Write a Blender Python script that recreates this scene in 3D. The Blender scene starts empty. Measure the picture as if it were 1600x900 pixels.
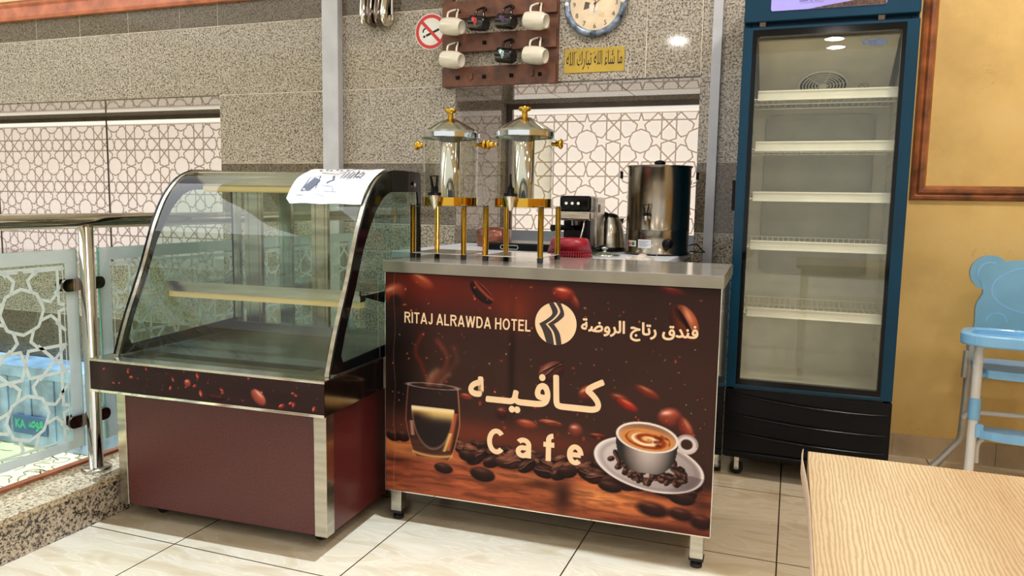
import bpy, math, random
import numpy as np
from mathutils import Vector, Matrix
R = math.radians
rnd = random.Random(7)
scene = bpy.context.scene
COL = scene.collection

# ------------------------------------------------------------------ camera, world, sun, exposure
cam_d = bpy.data.cameras.new('camera'); cam = bpy.data.objects.new('camera', cam_d); COL.objects.link(cam)
cam_d.sensor_width = 36.0; cam_d.lens = 26.745; cam_d.clip_start = 0.05; cam_d.clip_end = 100
cam.matrix_world = Matrix(((0.93795643, -0.05466657, 0.34241686, 0.0),
                           (0.34634536, 0.09982066, -0.93278118, 0.0),
                           (0.01681167, 0.99350259, 0.11256094, 1.10),
                           (0, 0, 0, 1)))
scene.camera = cam
vs = scene.view_settings
vs.view_transform = 'Standard'; vs.look = 'None'; vs.exposure = 0.12; vs.gamma = 1.0; vs.use_curve_mapping = False
scene.cycles.max_bounces = 9; scene.cycles.diffuse_bounces = 4; scene.cycles.glossy_bounces = 5
scene.cycles.transparent_max_bounces = 24; scene.cycles.transmission_bounces = 6
scene.cycles.caustics_reflective = False; scene.cycles.caustics_refractive = False
scene.cycles.sample_clamp_indirect = 4.0
world = bpy.data.worlds.new('world'); scene.world = world; world.use_nodes = True
wb = world.node_tree.nodes['Background']; wb.inputs[0].default_value = (1.0, 0.98, 0.945, 1); wb.inputs[1].default_value = 1.0
sd = bpy.data.lights.new('sun', 'SUN'); sun = bpy.data.objects.new('sun', sd); COL.objects.link(sun)
sd.energy = 4.2; sd.angle = 0.011; sd.color = (0.62, 0.80, 1.0)
sun.rotation_euler = Vector((-0.11, 0.04, -1)).to_track_quat('-Z', 'Y').to_euler(); sun.location = (-1, 0, 6)
# daylight falling into the atrium on the left, through its roof light
ad = bpy.data.lights.new('atrium_daylight', 'AREA'); ao = bpy.data.objects.new('atrium_daylight', ad); COL.objects.link(ao)
ad.shape = 'RECTANGLE'; ad.size = 3.2; ad.size_y = 3.5; ad.energy = 85; ad.color = (0.88, 0.94, 1.0); ao.location = (-4.4, 0.8, 3.6)

# ------------------------------------------------------------------ materials
def srgb(c):
    out = []
    for v in c[:3]:
        v = v / 255.0
        out.append(v / 12.92 if v <= 0.04045 else ((v + 0.055) / 1.055) ** 2.4)
    return tuple(out) + (1.0,)
def new_mat(name):
    m = bpy.data.materials.new(name); m.use_nodes = True
    nt = m.node_tree; return m, nt, nt.nodes['Principled BSDF']
def mat(name, c, rough=0.5, metal=0.0, spec=0.5, emit=0.0, coat=0.0, var=0.0, vscale=8.0, bump=0.0, bscale=200.0):
    m, nt, b = new_mat(name)
    b.inputs['Base Color'].default_value = srgb(c); b.inputs['Roughness'].default_value = rough
    b.inputs['Metallic'].default_value = metal; b.inputs['Specular IOR Level'].default_value = spec
    b.inputs['Coat Weight'].default_value = coat
    tc = nt.nodes.new('ShaderNodeTexCoord')
    n = nt.nodes.new('ShaderNodeTexNoise'); n.inputs['Scale'].default_value = vscale; n.inputs['Detail'].default_value = 5
    nt.links.new(tc.outputs['Object'], n.inputs['Vector'])
    if var:
        r = nt.nodes.new('ShaderNodeValToRGB')
        lo = [max(0, v * (1 - var)) for v in c]; hi = [min(255, v * (1 + var)) for v in c]
        r.color_ramp.elements[0].position = 0.3; r.color_ramp.elements[0].color = srgb(lo)
        r.color_ramp.elements[1].position = 0.7; r.color_ramp.elements[1].color = srgb(hi)
        nt.links.new(n.outputs[0], r.inputs[0]); nt.links.new(r.outputs[0], b.inputs['Base Color'])
    if bump:
        n2 = nt.nodes.new('ShaderNodeTexNoise'); n2.inputs['Scale'].default_value = bscale
        nt.links.new(tc.outputs['Object'], n2.inputs['Vector'])
        bp = nt.nodes.new('ShaderNodeBump'); bp.inputs['Strength'].default_value = bump; bp.inputs['Distance'].default_value = 0.002
        nt.links.new(n2.outputs[0], bp.inputs['Height']); nt.links.new(bp.outputs[0], b.inputs['Normal'])
    if emit:
        b.inputs['Emission Color'].default_value = srgb(c); b.inputs['Emission Strength'].default_value = emit
    return m
def glass(name, tint=(240, 248, 245), refl=0.06, rough=0.0, strength=1.0):
    m = bpy.data.materials.new(name); m.use_nodes = True; nt = m.node_tree; nt.nodes.clear()
    o = nt.nodes.new('ShaderNodeOutputMaterial'); mx = nt.nodes.new('ShaderNodeMixShader')
    t = nt.nodes.new('ShaderNodeBsdfTransparent'); t.inputs[0].default_value = srgb(tint)
    g = nt.nodes.new('ShaderNodeBsdfGlossy'); g.inputs['Roughness'].default_value = rough
    lw = nt.nodes.new('ShaderNodeLayerWeight'); lw.inputs[0].default_value = 0.35
    ma = nt.nodes.new('ShaderNodeMath'); ma.operation = 'MULTIPLY_ADD'; ma.use_clamp = True
    pw = nt.nodes.new('ShaderNodeMath'); pw.operation = 'POWER'; pw.inputs[1].default_value = 2.5
    nt.links.new(lw.outputs['Facing'], pw.inputs[0]); nt.links.new(pw.outputs[0], ma.inputs[0])
    ma.inputs[1].default_value = 0.55 * strength; ma.inputs[2].default_value = refl
    nt.links.new(ma.outputs[0], mx.inputs[0]); nt.links.new(t.outputs[0], mx.inputs[1]); nt.links.new(g.outputs[0], mx.inputs[2])
    nt.links.new(mx.outputs[0], o.inputs[0]); return m
def frosted(name, c):
    m = bpy.data.materials.new(name); m.use_nodes = True; nt = m.node_tree; nt.nodes.clear()
    o = nt.nodes.new('ShaderNodeOutputMaterial'); mx = nt.nodes.new('ShaderNodeMixShader'); mx.inputs[0].default_value = 0.5
    d = nt.nodes.new('ShaderNodeBsdfDiffuse'); t = nt.nodes.new('ShaderNodeBsdfTranslucent')
    n = nt.nodes.new('ShaderNodeTexNoise'); n.inputs['Scale'].default_value = 30; r = nt.nodes.new('ShaderNodeValToRGB')
    r.color_ramp.elements[0].color = srgb([v * 0.96 for v in c]); r.color_ramp.elements[1].color = srgb(c)
    nt.links.new(n.outputs[0], r.inputs[0]); nt.links.new(r.outputs[0], d.inputs[0]); nt.links.new(r.outputs[0], t.inputs[0])
    nt.links.new(d.outputs[0], mx.inputs[1]); nt.links.new(t.outputs[0], mx.inputs[2]); nt.links.new(mx.outputs[0], o.inputs[0]); return m
def granite(name, cols, scale=150.0, rough=0.18):
    m, nt, b = new_mat(name)
    geo = nt.nodes.new('ShaderNodeNewGeometry')
    v = nt.nodes.new('ShaderNodeTexVoronoi'); v.inputs['Scale'].default_value = scale; v.inputs['Randomness'].default_value = 1
    n = nt.nodes.new('ShaderNodeTexNoise'); n.inputs['Scale'].default_value = scale * 0.55; n.inputs['Detail'].default_value = 3
    n.inputs['Roughness'].default_value = 0.7
    sep = nt.nodes.new('ShaderNodeSeparateColor')
    mixf = nt.nodes.new('ShaderNodeMath'); mixf.operation = 'MULTIPLY_ADD'; mixf.inputs[1].default_value = 0.38
    ns = nt.nodes.new('ShaderNodeMath'); ns.operation = 'MULTIPLY_ADD'; ns.inputs[1].default_value = 1.9; ns.inputs[2].default_value = -0.64
    r = nt.nodes.new('ShaderNodeValToRGB'); r.color_ramp.interpolation = 'LINEAR'
    e = r.color_ramp.elements
    e[0].position = 0.18; e[0].color = srgb(cols[0]); e[1].position = 0.92; e[1].color = srgb(cols[3])
    a = e.new(0.36); a.color = srgb(cols[1]); a = e.new(0.52); a.color = srgb(cols[2])
    nt.links.new(geo.outputs['Position'], v.inputs['Vector']); nt.links.new(geo.outputs['Position'], n.inputs['Vector'])
    nt.links.new(v.outputs['Color'], sep.inputs[0]); nt.links.new(sep.outputs[0], mixf.inputs[0])
    nt.links.new(n.outputs[0], ns.inputs[0]); nt.links.new(ns.outputs[0], mixf.inputs[2])
    nt.links.new(mixf.outputs[0], r.inputs[0]); nt.links.new(r.outputs[0], b.inputs['Base Color'])
    b.inputs['Roughness'].default_value = rough; return m
def brushed(name, c, rough=0.22, streak=(2, 2, 60), amt=0.25, metal=1.0):
    m, nt, b = new_mat(name)
    tc = nt.nodes.new('ShaderNodeTexCoord'); mp = nt.nodes.new('ShaderNodeMapping'); mp.inputs['Scale'].default_value = streak
    n = nt.nodes.new('ShaderNodeTexNoise'); n.inputs['Scale'].default_value = 1.0; n.inputs['Detail'].default_value = 4
    r = nt.nodes.new('ShaderNodeValToRGB')
    r.color_ramp.elements[0].position = 0.3; r.color_ramp.elements[0].color = srgb([v * (1 - amt) for v in c])
    r.color_ramp.elements[1].position = 0.7; r.color_ramp.elements[1].color = srgb(c)
    nt.links.new(tc.outputs['Object'], mp.inputs[0]); nt.links.new(mp.outputs[0], n.inputs['Vector'])
    nt.links.new(n.outputs[0], r.inputs[0]); nt.links.new(r.outputs[0], b.inputs['Base Color'])
    b.inputs['Metallic'].default_value = metal; b.inputs['Roughness'].default_value = rough
    return m
def floor_mat():
    m, nt, b = new_mat('floor_tiles'); L = nt.links.new; N = nt.nodes.new
    geo = N('ShaderNodeNewGeometry'); sp = N('ShaderNodeSeparateXYZ'); L(geo.outputs['Position'], sp.inputs[0])
    masks = []
    for ax, off in ((0, 0.008), (1, 2.405)):
        s = N('ShaderNodeMath'); s.operation = 'SUBTRACT'; s.inputs[1].default_value = off - 60 * 0.6 - 0.3; L(sp.outputs[ax], s.inputs[0])
        q = N('ShaderNodeMath'); q.operation = 'MODULO'; q.inputs[1].default_value = 0.6; L(s.outputs[0], q.inputs[0])
        d = N('ShaderNodeMath'); d.operation = 'SUBTRACT'; d.inputs[1].default_value = 0.3; L(q.outputs[0], d.inputs[0])
        a = N('ShaderNodeMath'); a.operation = 'ABSOLUTE'; L(d.outputs[0], a.inputs[0])
        l = N('ShaderNodeMath'); l.operation = 'LESS_THAN'; l.inputs[1].default_value = 0.0024; L(a.outputs[0], l.inputs[0]); masks.append(l)
    mx = N('ShaderNodeMath'); mx.operation = 'MAXIMUM'; L(masks[0].outputs[0], mx.inputs[0]); L(masks[1].outputs[0], mx.inputs[1])
    n = N('ShaderNodeTexNoise'); n.inputs['Scale'].default_value = 4.5; n.inputs['Detail'].default_value = 8; n.inputs['Distortion'].default_value = 1.2
    mp = N('ShaderNodeMapping'); mp.inputs['Rotation'].default_value = (0, 0, 0.5); mp.inputs['Scale'].default_value = (0.8, 2.6, 1)
    L(geo.outputs['Position'], mp.inputs[0]); L(mp.outputs[0], n.inputs['Vector'])
    r = N('ShaderNodeValToRGB'); e = r.color_ramp.elements
    e[0].position = 0.30; e[0].color = srgb((186, 166, 134)); e[1].position = 0.72; e[1].color = srgb((210, 196, 172))
    a = e.new(0.47); a.color = srgb((198, 180, 152)); a = e.new(0.50); a.color = srgb((208, 193, 168)); a = e.new(0.53); a.color = srgb((199, 182, 155))
    L(n.outputs[0], r.inputs[0])
    mix = N('ShaderNodeMix'); mix.data_type = 'RGBA'; L(mx.outputs[0], mix.inputs[0]); L(r.outputs[0], mix.inputs[6]); mix.inputs[7].default_value = srgb((72, 52, 38))
    L(mix.outputs[2], b.inputs['Base Color']); b.inputs['Roughness'].default_value = 0.16; b.inputs['Specular IOR Level'].default_value = 0.5
    return m
def oak_mat():
    m, nt, b = new_mat('light_oak_laminate'); L = nt.links.new; N = nt.nodes.new
    tc = N('ShaderNodeTexCoord'); mp = N('ShaderNodeMapping'); mp.inputs['Scale'].default_value = (1.0, 0.16, 1); mp.inputs['Rotation'].default_value = (0, 0, 0.03)
    w = N('ShaderNodeTexWave'); w.wave_type = 'BANDS'; w.bands_direction = 'X'; w.inputs['Scale'].default_value = 64
    w.inputs['Distortion'].default_value = 8; w.inputs['Detail'].default_value = 4; w.inputs['Detail Scale'].default_value = 0.9; w.inputs['Detail Roughness'].default_value = 0.6
    n = N('ShaderNodeTexNoise'); n.inputs['Scale'].default_value = 5; n.inputs['Detail'].default_value = 4
    L(tc.outputs['Object'], mp.inputs[0]); L(mp.outputs[0], w.inputs['Vector']); L(mp.outputs[0], n.inputs['Vector'])
    r = N('ShaderNodeValToRGB'); r.color_ramp.elements[0].color = srgb((194, 168, 128)); r.color_ramp.elements[0].position = 0.05
    r.color_ramp.elements[1].color = srgb((220, 200, 162)); r.color_ramp.elements[1].position = 0.75
    r2 = N('ShaderNodeValToRGB'); r2.color_ramp.elements[0].color = srgb((222, 206, 194)); r2.color_ramp.elements[0].position = 0.35
    r2.color_ramp.elements[1].color = (1, 1, 1, 1); r2.color_ramp.elements[1].position = 0.6
    mix = N('ShaderNodeMix'); mix.data_type = 'RGBA'; mix.blend_type = 'MULTIPLY'; mix.inputs[0].default_value = 1
    L(w.outputs[0], r.inputs[0]); L(n.outputs[0], r2.inputs[0]); L(r.outputs[0], mix.inputs[6]); L(r2.outputs[0], mix.inputs[7])
    L(mix.outputs[2], b.inputs['Base Color']); b.inputs['Roughness'].default_value = 0.45
    return m
def yellow_mat():
    m, nt, b = new_mat('yellow_wall_paint'); L = nt.links.new; N = nt.nodes.new
    geo = N('ShaderNodeNewGeometry')
    n = N('ShaderNodeTexNoise'); n.inputs['Scale'].default_value = 2.6; n.inputs['Detail'].default_value = 9; n.inputs['Roughness'].default_value = 0.62
    L(geo.outputs['Position'], n.inputs['Vector'])
    r = N('ShaderNodeValToRGB'); e = r.color_ramp.elements
    e[0].position = 0.28; e[0].color = srgb((196, 160, 92)); e[1].position = 0.75; e[1].color = srgb((224, 190, 124)); a = e.new(0.5); a.color = srgb((216, 180, 108))
    L(n.outputs[0], r.inputs[0])
    mp = N('ShaderNodeMapping'); mp.inputs['Scale'].default_value = (1, 1, 0.45); mp.inputs['Rotation'].default_value = (0, 0.6, 0)
    L(geo.outputs['Position'], mp.inputs[0])
    v = N('ShaderNodeTexNoise'); v.inputs['Scale'].default_value = 9; v.inputs['Detail'].default_value = 3; v.inputs['Distortion'].default_value = 2.0; L(mp.outputs[0], v.inputs['Vector'])
    r2 = N('ShaderNodeValToRGB'); e = r2.color_ramp.elements; e[0].position = 0.497; e[0].color = (0, 0, 0, 1); e[1].position = 0.507; e[1].color = (0, 0, 0, 1)
    a = e.new(0.502); a.color = (1, 1, 1, 1)
    L(v.outputs[0], r2.inputs[0])
    msk = N('ShaderNodeTexNoise'); msk.inputs['Scale'].default_value = 4; L(geo.outputs['Position'], msk.inputs['Vector'])
    r3 = N('ShaderNodeValToRGB'); r3.color_ramp.elements[0].position = 0.55; r3.color_ramp.elements[1].position = 0.65; L(msk.outputs[0], r3.inputs[0])
    mm = N('ShaderNodeMath'); mm.operation = 'MULTIPLY'; L(r2.outputs[0], mm.inputs[0]); L(r3.outputs[0], mm.inputs[1])
    m2 = N('ShaderNodeMath'); m2.operation = 'MULTIPLY'; m2.inputs[1].default_value = 0.55; L(mm.outputs[0], m2.inputs[0])
    mix = N('ShaderNodeMix'); mix.data_type = 'RGBA'; L(m2.outputs[0], mix.inputs[0]); L(r.outputs[0], mix.inputs[6]); mix.inputs[7].default_value = srgb((140, 100, 45))
    L(mix.outputs[2], b.inputs['Base Color']); b.inputs['Roughness'].default_value = 0.55
    return m
def vcol_mat(name, rough=0.3, coat=0.12):
    m, nt, b = new_mat(name)
    a = nt.nodes.new('ShaderNodeAttribute'); a.attribute_name = 'print_colour'
    nt.links.new(a.outputs['Color'], b.inputs['Base Color']); b.inputs['Roughness'].default_value = rough; b.inputs['Specular IOR Level'].default_value = coat
    return m
M = {}
M['floor'] = floor_mat(); M['oak'] = oak_mat(); M['yellow'] = yellow_mat(); M['print'] = vcol_mat('printed_vinyl')
M['granite'] = granite('granite_light', [(72, 64, 55), (126, 115, 101), (178, 167, 151), (206, 196, 182)], scale=200, rough=0.06)
M['granite_dark'] = granite('granite_dark', [(52, 46, 38), (86, 77, 65), (118, 106, 90), (142, 129, 110)], scale=225, rough=0.06)
M['granite_coarse'] = granite('granite_kerb', [(46, 40, 36), (88, 80, 70), (190, 176, 158), (214, 200, 184)], scale=155)
M['granite_top'] = granite('granite_kerb_top', [(96, 84, 66), (150, 132, 104), (190, 172, 140), (208, 192, 164)], scale=170)
M['granite_soffit'] = granite('granite_polished', [(90, 81, 72), (134, 124, 112), (168, 158, 145), (190, 181, 168)], scale=200, rough=0.04)
M['granite_soffit'].node_tree.nodes['Principled BSDF'].inputs['Specular IOR Level'].default_value = 1.0
M['mortar'] = mat('mortar', (232, 220, 200), 0.8, var=0.1)
M['mortar_dark'] = mat('mortar_dark', (62, 54, 44), 0.8, var=0.1)
M['redmarble'] = mat('red_marble', (186, 112, 82), 0.3, var=0.16, vscale=9)
M['cream'] = mat('cream_plaster', (226, 196, 146), 0.5, var=0.06)
M['ceiling'] = mat('ceiling_paint', (236, 230, 218), 0.8, var=0.03)
M['white'] = mat('white_plastic', (238, 236, 228), 0.35, var=0.03)
M['trunk'] = mat('trunking_plastic', (196, 196, 202), 0.4, var=0.04)
M['woodred'] = mat('reddish_wood_trim', (142, 84, 50), 0.35, var=0.28, vscale=14)
M['woodrack'] = mat('dark_stained_wood', (102, 62, 42), 0.5, var=0.22, vscale=18)
M['baseboard'] = mat('baseboard_tile', (172, 150, 118), 0.3, var=0.12, vscale=6)
M['steel'] = brushed('stainless_steel', (206, 200, 186), 0.2, (3, 3, 40), 0.2)
M['steel_sheen'] = brushed('steel_painted_sheen', (236, 230, 218), 0.14, (3, 30, 3), 0.22, metal=0.6)  # window's reflection put into the colour: paler, less metallic steel than the lip
M['steel_lip'] = brushed('worktop_steel_lip', (158, 150, 132), 0.28, (5, 5, 4), 0.2)
M['chrome'] = mat('polished_chrome', (222, 218, 208), 0.06, 1.0, var=0.05)
M['chrome_dark'] = mat('dark_chrome', (120, 108, 98), 0.12, 1.0, var=0.1)
M['silver'] = mat('silver_polish', (214, 222, 226), 0.10, 1.0, var=0.03)
M['urn_steel'] = brushed('urn_steel', (172, 162, 146), 0.2, (30, 30, 2), 0.25)
M['gold'] = mat('polished_brass', (208, 162, 58), 0.12, 1.0, var=0.08)
M['black'] = mat('black_plastic', (14, 14, 16), 0.25, spec=0.15, var=0.15)
M['black_gloss'] = mat('black_gloss', (8, 9, 10), 0.10, spec=0.22, var=0.1)
M['rubber'] = mat('black_rubber', (26, 26, 26), 0.7, var=0.1)
M['maroon'] = mat('maroon_textured_laminate', (84, 38, 36), 0.42, var=0.16, vscale=170, bump=0.3, bscale=300)
M['maroon_side'] = mat('maroon_side_laminate', (84, 30, 32), 0.3, var=0.08, vscale=6)
M['teal'] = mat('dark_teal_enamel', (0, 52, 76), 0.28, spec=0.25, var=0.10, vscale=3)
M['liner'] = mat('fridge_liner', (226, 223, 212), 0.35, var=0.04)
M['liner_pan'] = mat('fridge_back_panel', (186, 186, 176), 0.3, var=0.04)
M['rail_white'] = mat('price_rail_white', (250, 250, 244), 0.25, var=0.03)
M['wire'] = mat('white_coated_wire', (250, 250, 246), 0.3, var=0.03)
M['glass'] = glass('clear_glass', (238, 246, 242), 0.05)
M['glass_case'] = glass('curved_case_glass', (234, 238, 226), 0.06)
M['glass_side'] = glass('side_case_glass', (206, 224, 218), 0.10)
M['glass_fridge'] = glass('fridge_door_glass', (240, 240, 228), 0.06)
M['glass_edge'] = mat('green_glass_edge', (110, 180, 165), 0.1, var=0.05)
M['acrylic'] = glass('clear_acrylic', (246, 247, 240), 0.06, strength=1.7)
M['frost'] = frosted('frosted_etching', (236, 244, 248))
M['pane'] = mat('backlit_window_film', (240, 228, 220), 0.7, spec=0.1, emit=0.42, var=0.03, vscale=40)
M['pane_edge'] = mat('backlit_window_margin', (255, 246, 234), 0.7, spec=0.1, emit=0.7, var=0.02)
M['pane_bright'] = mat('sunlit_window_film', (248, 236, 222), 0.7, spec=0.1, emit=0.66, var=0.03, vscale=40)
M['film_bright'] = mat('sunlit_window_film_lines', (184, 168, 152), 0.7, spec=0.1, emit=0.55, var=0.05)
M['film'] = mat('window_film_lines', (168, 152, 142), 0.7, spec=0.1, emit=0.30, var=0.05)
M['frame_dark'] = mat('aluminium_frame', (96, 86, 76), 0.3, 0.6, var=0.1)
M['sill_pale'] = mat('pale_blue_sill', (188, 198, 214), 0.35, var=0.04)
M['tabletop_white'] = mat('white_table_top', (222, 228, 238), 0.3, var=0.03)
M['ceramic'] = mat('white_ceramic', (232, 224, 206), 0.18, coat=0.4, var=0.03)
M['ceramic_black'] = mat('black_ceramic', (18, 16, 20), 0.15, coat=0.4, var=0.1)
M['paper'] = mat('paper', (236, 238, 244), 0.6, var=0.02)
M['ink'] = mat('grey_ink', (96, 98, 110), 0.6, var=0.1)
M['red'] = mat('sign_red', (206, 52, 46), 0.4, var=0.05)
M['redplastic'] = mat('dark_red_plastic', (160, 34, 52), 0.32, var=0.08)
M['copper'] = mat('brown_copper_enamel', (132, 78, 62), 0.22, 0.35, var=0.1)
M['plaque'] = mat('gold_plaque', (190, 158, 62), 0.3, 0.35, var=0.1, vscale=4)
M['letter'] = mat('cream_lettering', (250, 214, 172), 0.4, var=0.02)
M['letter_dark'] = mat('panel_dark_ink', (48, 30, 27), 0.3, var=0.05)
M['ink_black'] = mat('black_ink', (24, 22, 22), 0.5, var=0.1)
M['blue_plastic'] = mat('light_blue_plastic', (126, 182, 224), 0.32, coat=0.2, var=0.04)
M['blue_back'] = mat('muted_blue_plastic', (112, 164, 192), 0.35, coat=0.2, var=0.05)
M['white_metal'] = mat('white_enamel_tube', (214, 212, 208), 0.3, var=0.04)
M['grey_metal'] = mat('grey_worn_tube', (176, 172, 162), 0.35, 0.3, var=0.08)
M['fabric_belt'] = mat('grey_green_webbing', (92, 120, 118), 0.8, var=0.2, vscale=60)
M['cloth'] = mat('crumpled_grey_cloth', (196, 188, 176), 0.9, var=0.2, vscale=30)
M['led_warm'] = mat('warm_light_strip', (218, 194, 138), 0.3, emit=0.22, var=0.03)
M['lamp'] = mat('lamp_diffuser', (255, 250, 240), 0.4, emit=18.0, var=0.01)
M['green'] = mat('indicator_green', (20, 120, 70), 0.3, var=0.05)
M['led_green'] = mat('sign_green_writing', (60, 200, 150), 0.4, var=0.05)
M['bluebox'] = mat('blue_grey_crate_plastic', (150, 176, 206), 0.4, var=0.22, vscale=7)
M['callig'] = mat('cream_calligraphy_slab', (240, 226, 176), 0.4, var=0.05)
M['callig_ink'] = mat('grey_calligraphy', (132, 128, 96), 0.5, var=0.05)
M['label_blue'] = mat('label_blue', (70, 112, 160), 0.5, var=0.05)
M['logo_violet'] = mat('dark_violet_ink', (44, 26, 84), 0.5, var=0.05)
M['lilac'] = mat('sign_lilac_face', (158, 150, 230), 0.3, emit=0.2, var=0.06, vscale=5)
M['bean_mix'] = mat('sign_brown_strip', (74, 52, 40), 0.5, var=0.6, vscale=120)
M['logo_blue'] = mat('blue_script', (30, 90, 170), 0.4, var=0.05)
M['logo_pink'] = mat('red_mug_print', (206, 60, 66), 0.4, var=0.3, vscale=60)
M['logo_grey'] = mat('pale_mug_print', (170, 196, 204), 0.4, var=0.3, vscale=60)
M['logo_purple'] = mat('dull_mug_print', (84, 60, 92), 0.4, var=0.3, vscale=60)
M['clockface'] = mat('clock_dial', (226, 204, 172), 0.5, var=0.04, vscale=20)
M['clockrim'] = mat('mottled_blue_grey_rim', (88, 98, 112), 0.25, 0.2, coat=0.3, var=0.85, vscale=26)
M['caseplate'] = mat('case_floor_plate', (84, 90, 88), 0.25, 0.45, var=0.25, vscale=3)

# ------------------------------------------------------------------ mesh builder
class MB:
    def __init__(s): s.v = []; s.f = []; s.m = []; s.s = []
    def add(s, vs_, fs, mi=0, sm=False):
        o = len(s.v); s.v += [tuple(p) for p in vs_]
        for f in fs: s.f.append(tuple(i + o for i in f)); s.m.append(mi); s.s.append(sm)
        return s
    def box(s, x0, y0, z0, x1, y1, z1, mi=0):
        return s.add([(x0, y0, z0), (x1, y0, z0), (x1, y1, z0), (x0, y1, z0), (x0, y0, z1), (x1, y0, z1), (x1, y1, z1), (x0, y1, z1)],
                     [(0, 3, 2, 1), (4, 5, 6, 7), (0, 1, 5, 4), (1, 2, 6, 5), (2, 3, 7, 6), (3, 0, 4, 7)], mi)
    def lathe(s, prof, c=(0, 0, 0), seg=32, axis='z', mi=0, sm=True, closed=False, sx=1.0, a0=0.0, a1=None):
        vs_ = []; fs = []; full = a1 is None; n = seg if full else seg + 1; a1 = 2 * math.pi if full else a1
        for (r, h) in prof:
            for k in range(n):
                a = a0 + (a1 - a0) * k / seg; x, y = r * math.cos(a) * sx, r * math.sin(a)
                p = {'z': (x, y, h), 'y': (x, h, y), 'x': (h, x, y)}[axis]
                vs_.append((c[0] + p[0], c[1] + p[1], c[2] + p[2]))
        for i in range(len(prof) - 1):
            for k in range(seg):
                k2 = (k + 1) % n
                fs.append((i * n + k, i * n + k2, (i + 1) * n + k2, (i + 1) * n + k))
        s.add(vs_, fs, mi, sm)
        return s
    def cyl(s, c, r, h, axis='z', seg=24, mi=0, r2=None, sm=True):
        r2 = r if r2 is None else r2
        return s.lathe([(0.0001, 0), (r, 0), (r, 0), (r2, h), (r2, h), (0.0001, h)], c, seg, axis, mi, sm)
    def tube(s, pts, r, seg=10, mi=0, caps=True):
        pts = [Vector(p) for p in pts]; n = len(pts); rr = r if isinstance(r, (list, tuple)) else [r] * n
        t0 = (pts[1] - pts[0]).normalized(); up = Vector((0, 0, 1)) if abs(t0.z) < 0.9 else Vector((1, 0, 0))
        nrm = t0.cross(up).normalized(); vs_ = []; prev = t0
        for i in range(n):
            t = (pts[min(i + 1, n - 1)] - pts[max(i - 1, 0)]).normalized()
            q = prev.rotation_difference(t); nrm = (q @ nrm).normalized(); prev = t; bn = t.cross(nrm)
            for k in range(seg):
                a = 2 * math.pi * k / seg; vs_.append(pts[i] + (nrm * math.cos(a) + bn * math.sin(a)) * rr[i])
        fs = [(i * seg + k, i * seg + (k + 1) % seg, (i + 1) * seg + (k + 1) % seg, (i + 1) * seg + k) for i in range(n - 1) for k in range(seg)]
        s.add(vs_, fs, mi, True)
        if caps: s.add(vs_[:seg], [tuple(range(seg - 1, -1, -1))], mi); s.add(vs_[-seg:], [tuple(range(seg))], mi)
        return s
    def prism(s, poly, d0, d1, plane='xz', mi=0, sm=False):
        f = {'xz': lambda a, b, d: (a, d, b), 'yz': lambda a, b, d: (d, a, b), 'xy': lambda a, b, d: (a, b, d)}[plane]
        n = len(poly); vs_ = [f(a, b, d0) for a, b in poly] + [f(a, b, d1) for a, b in poly]
        s.add(vs_, [tuple(range(n)), tuple(range(2 * n - 1, n - 1, -1))], mi)
        s.add(vs_, [(i, (i + 1) % n, (i + 1) % n + n, i + n) for i in range(n)], mi, sm); return s
    def ring(s, outer, inner, d0, d1, plane='xz', mi=0):
        f = {'xz': lambda a, b, d: (a, d, b), 'yz': lambda a, b, d: (d, a, b), 'xy': lambda a, b, d: (a, b, d)}[plane]
        n = len(outer); vs_ = [f(a, b, d) for d in (d0, d1) for P in (outer, inner) for a, b in P]; fs = []
        for i in range(n):
            j = (i + 1) % n
            fs += [(i, j, n + j, n + i), (2 * n + i, 3 * n + i, 3 * n + j, 2 * n + j), (i, 2 * n + i, 2 * n + j, j), (n + i, n + j, 3 * n + j, 3 * n + i)]
        return s.add(vs_, fs, mi)
    def ribbon(s, pts, w, d, plane='xz', mi=0, closed=False):
        f = {'xz': lambda a, b: (a, d, b), 'yz': lambda a, b: (d, a, b), 'xy': lambda a, b: (a, b, d)}[plane]
        n = len(pts); L_, R_ = [], []
        for i in range(n):
            if closed: p0, p1 = pts[(i - 1) % n], pts[(i + 1) % n]
            else: p0, p1 = pts[max(i - 1, 0)], pts[min(i + 1, n - 1)]
            dx, dy = p1[0] - p0[0], p1[1] - p0[1]; l = math.hypot(dx, dy) or 1; ww = w[i] if isinstance(w, (list, tuple)) else w
            nx, ny = -dy / l * ww / 2, dx / l * ww / 2
            L_.append(f(pts[i][0] + nx, pts[i][1] + ny)); R_.append(f(pts[i][0] - nx, pts[i][1] - ny))
        k = n if closed else n - 1
        return s.add(L_ + R_, [(i, (i + 1) % n, (i + 1) % n + n, i + n) for i in range(k)], mi)
    def sphere(s, c, r, mi=0, seg=20, rings=12, sc=(1, 1, 1)):
        vs_ = []; fs = []
        for i in range(rings + 1):
            t = math.pi * i / rings
            for k in range(seg):
                a = 2 * math.pi * k / seg
                vs_.append((c[0] + r * sc[0] * math.sin(t) * math.cos(a), c[1] + r * sc[1] * math.sin(t) * math.sin(a), c[2] + r * sc[2] * math.cos(t)))
        for i in range(rings):
            for k in range(seg): fs.append((i * seg + k, (i + 1) * seg + k, (i + 1) * seg + (k + 1) % seg, i * seg + (k + 1) % seg))
        return s.add(vs_, fs, mi, True)
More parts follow.
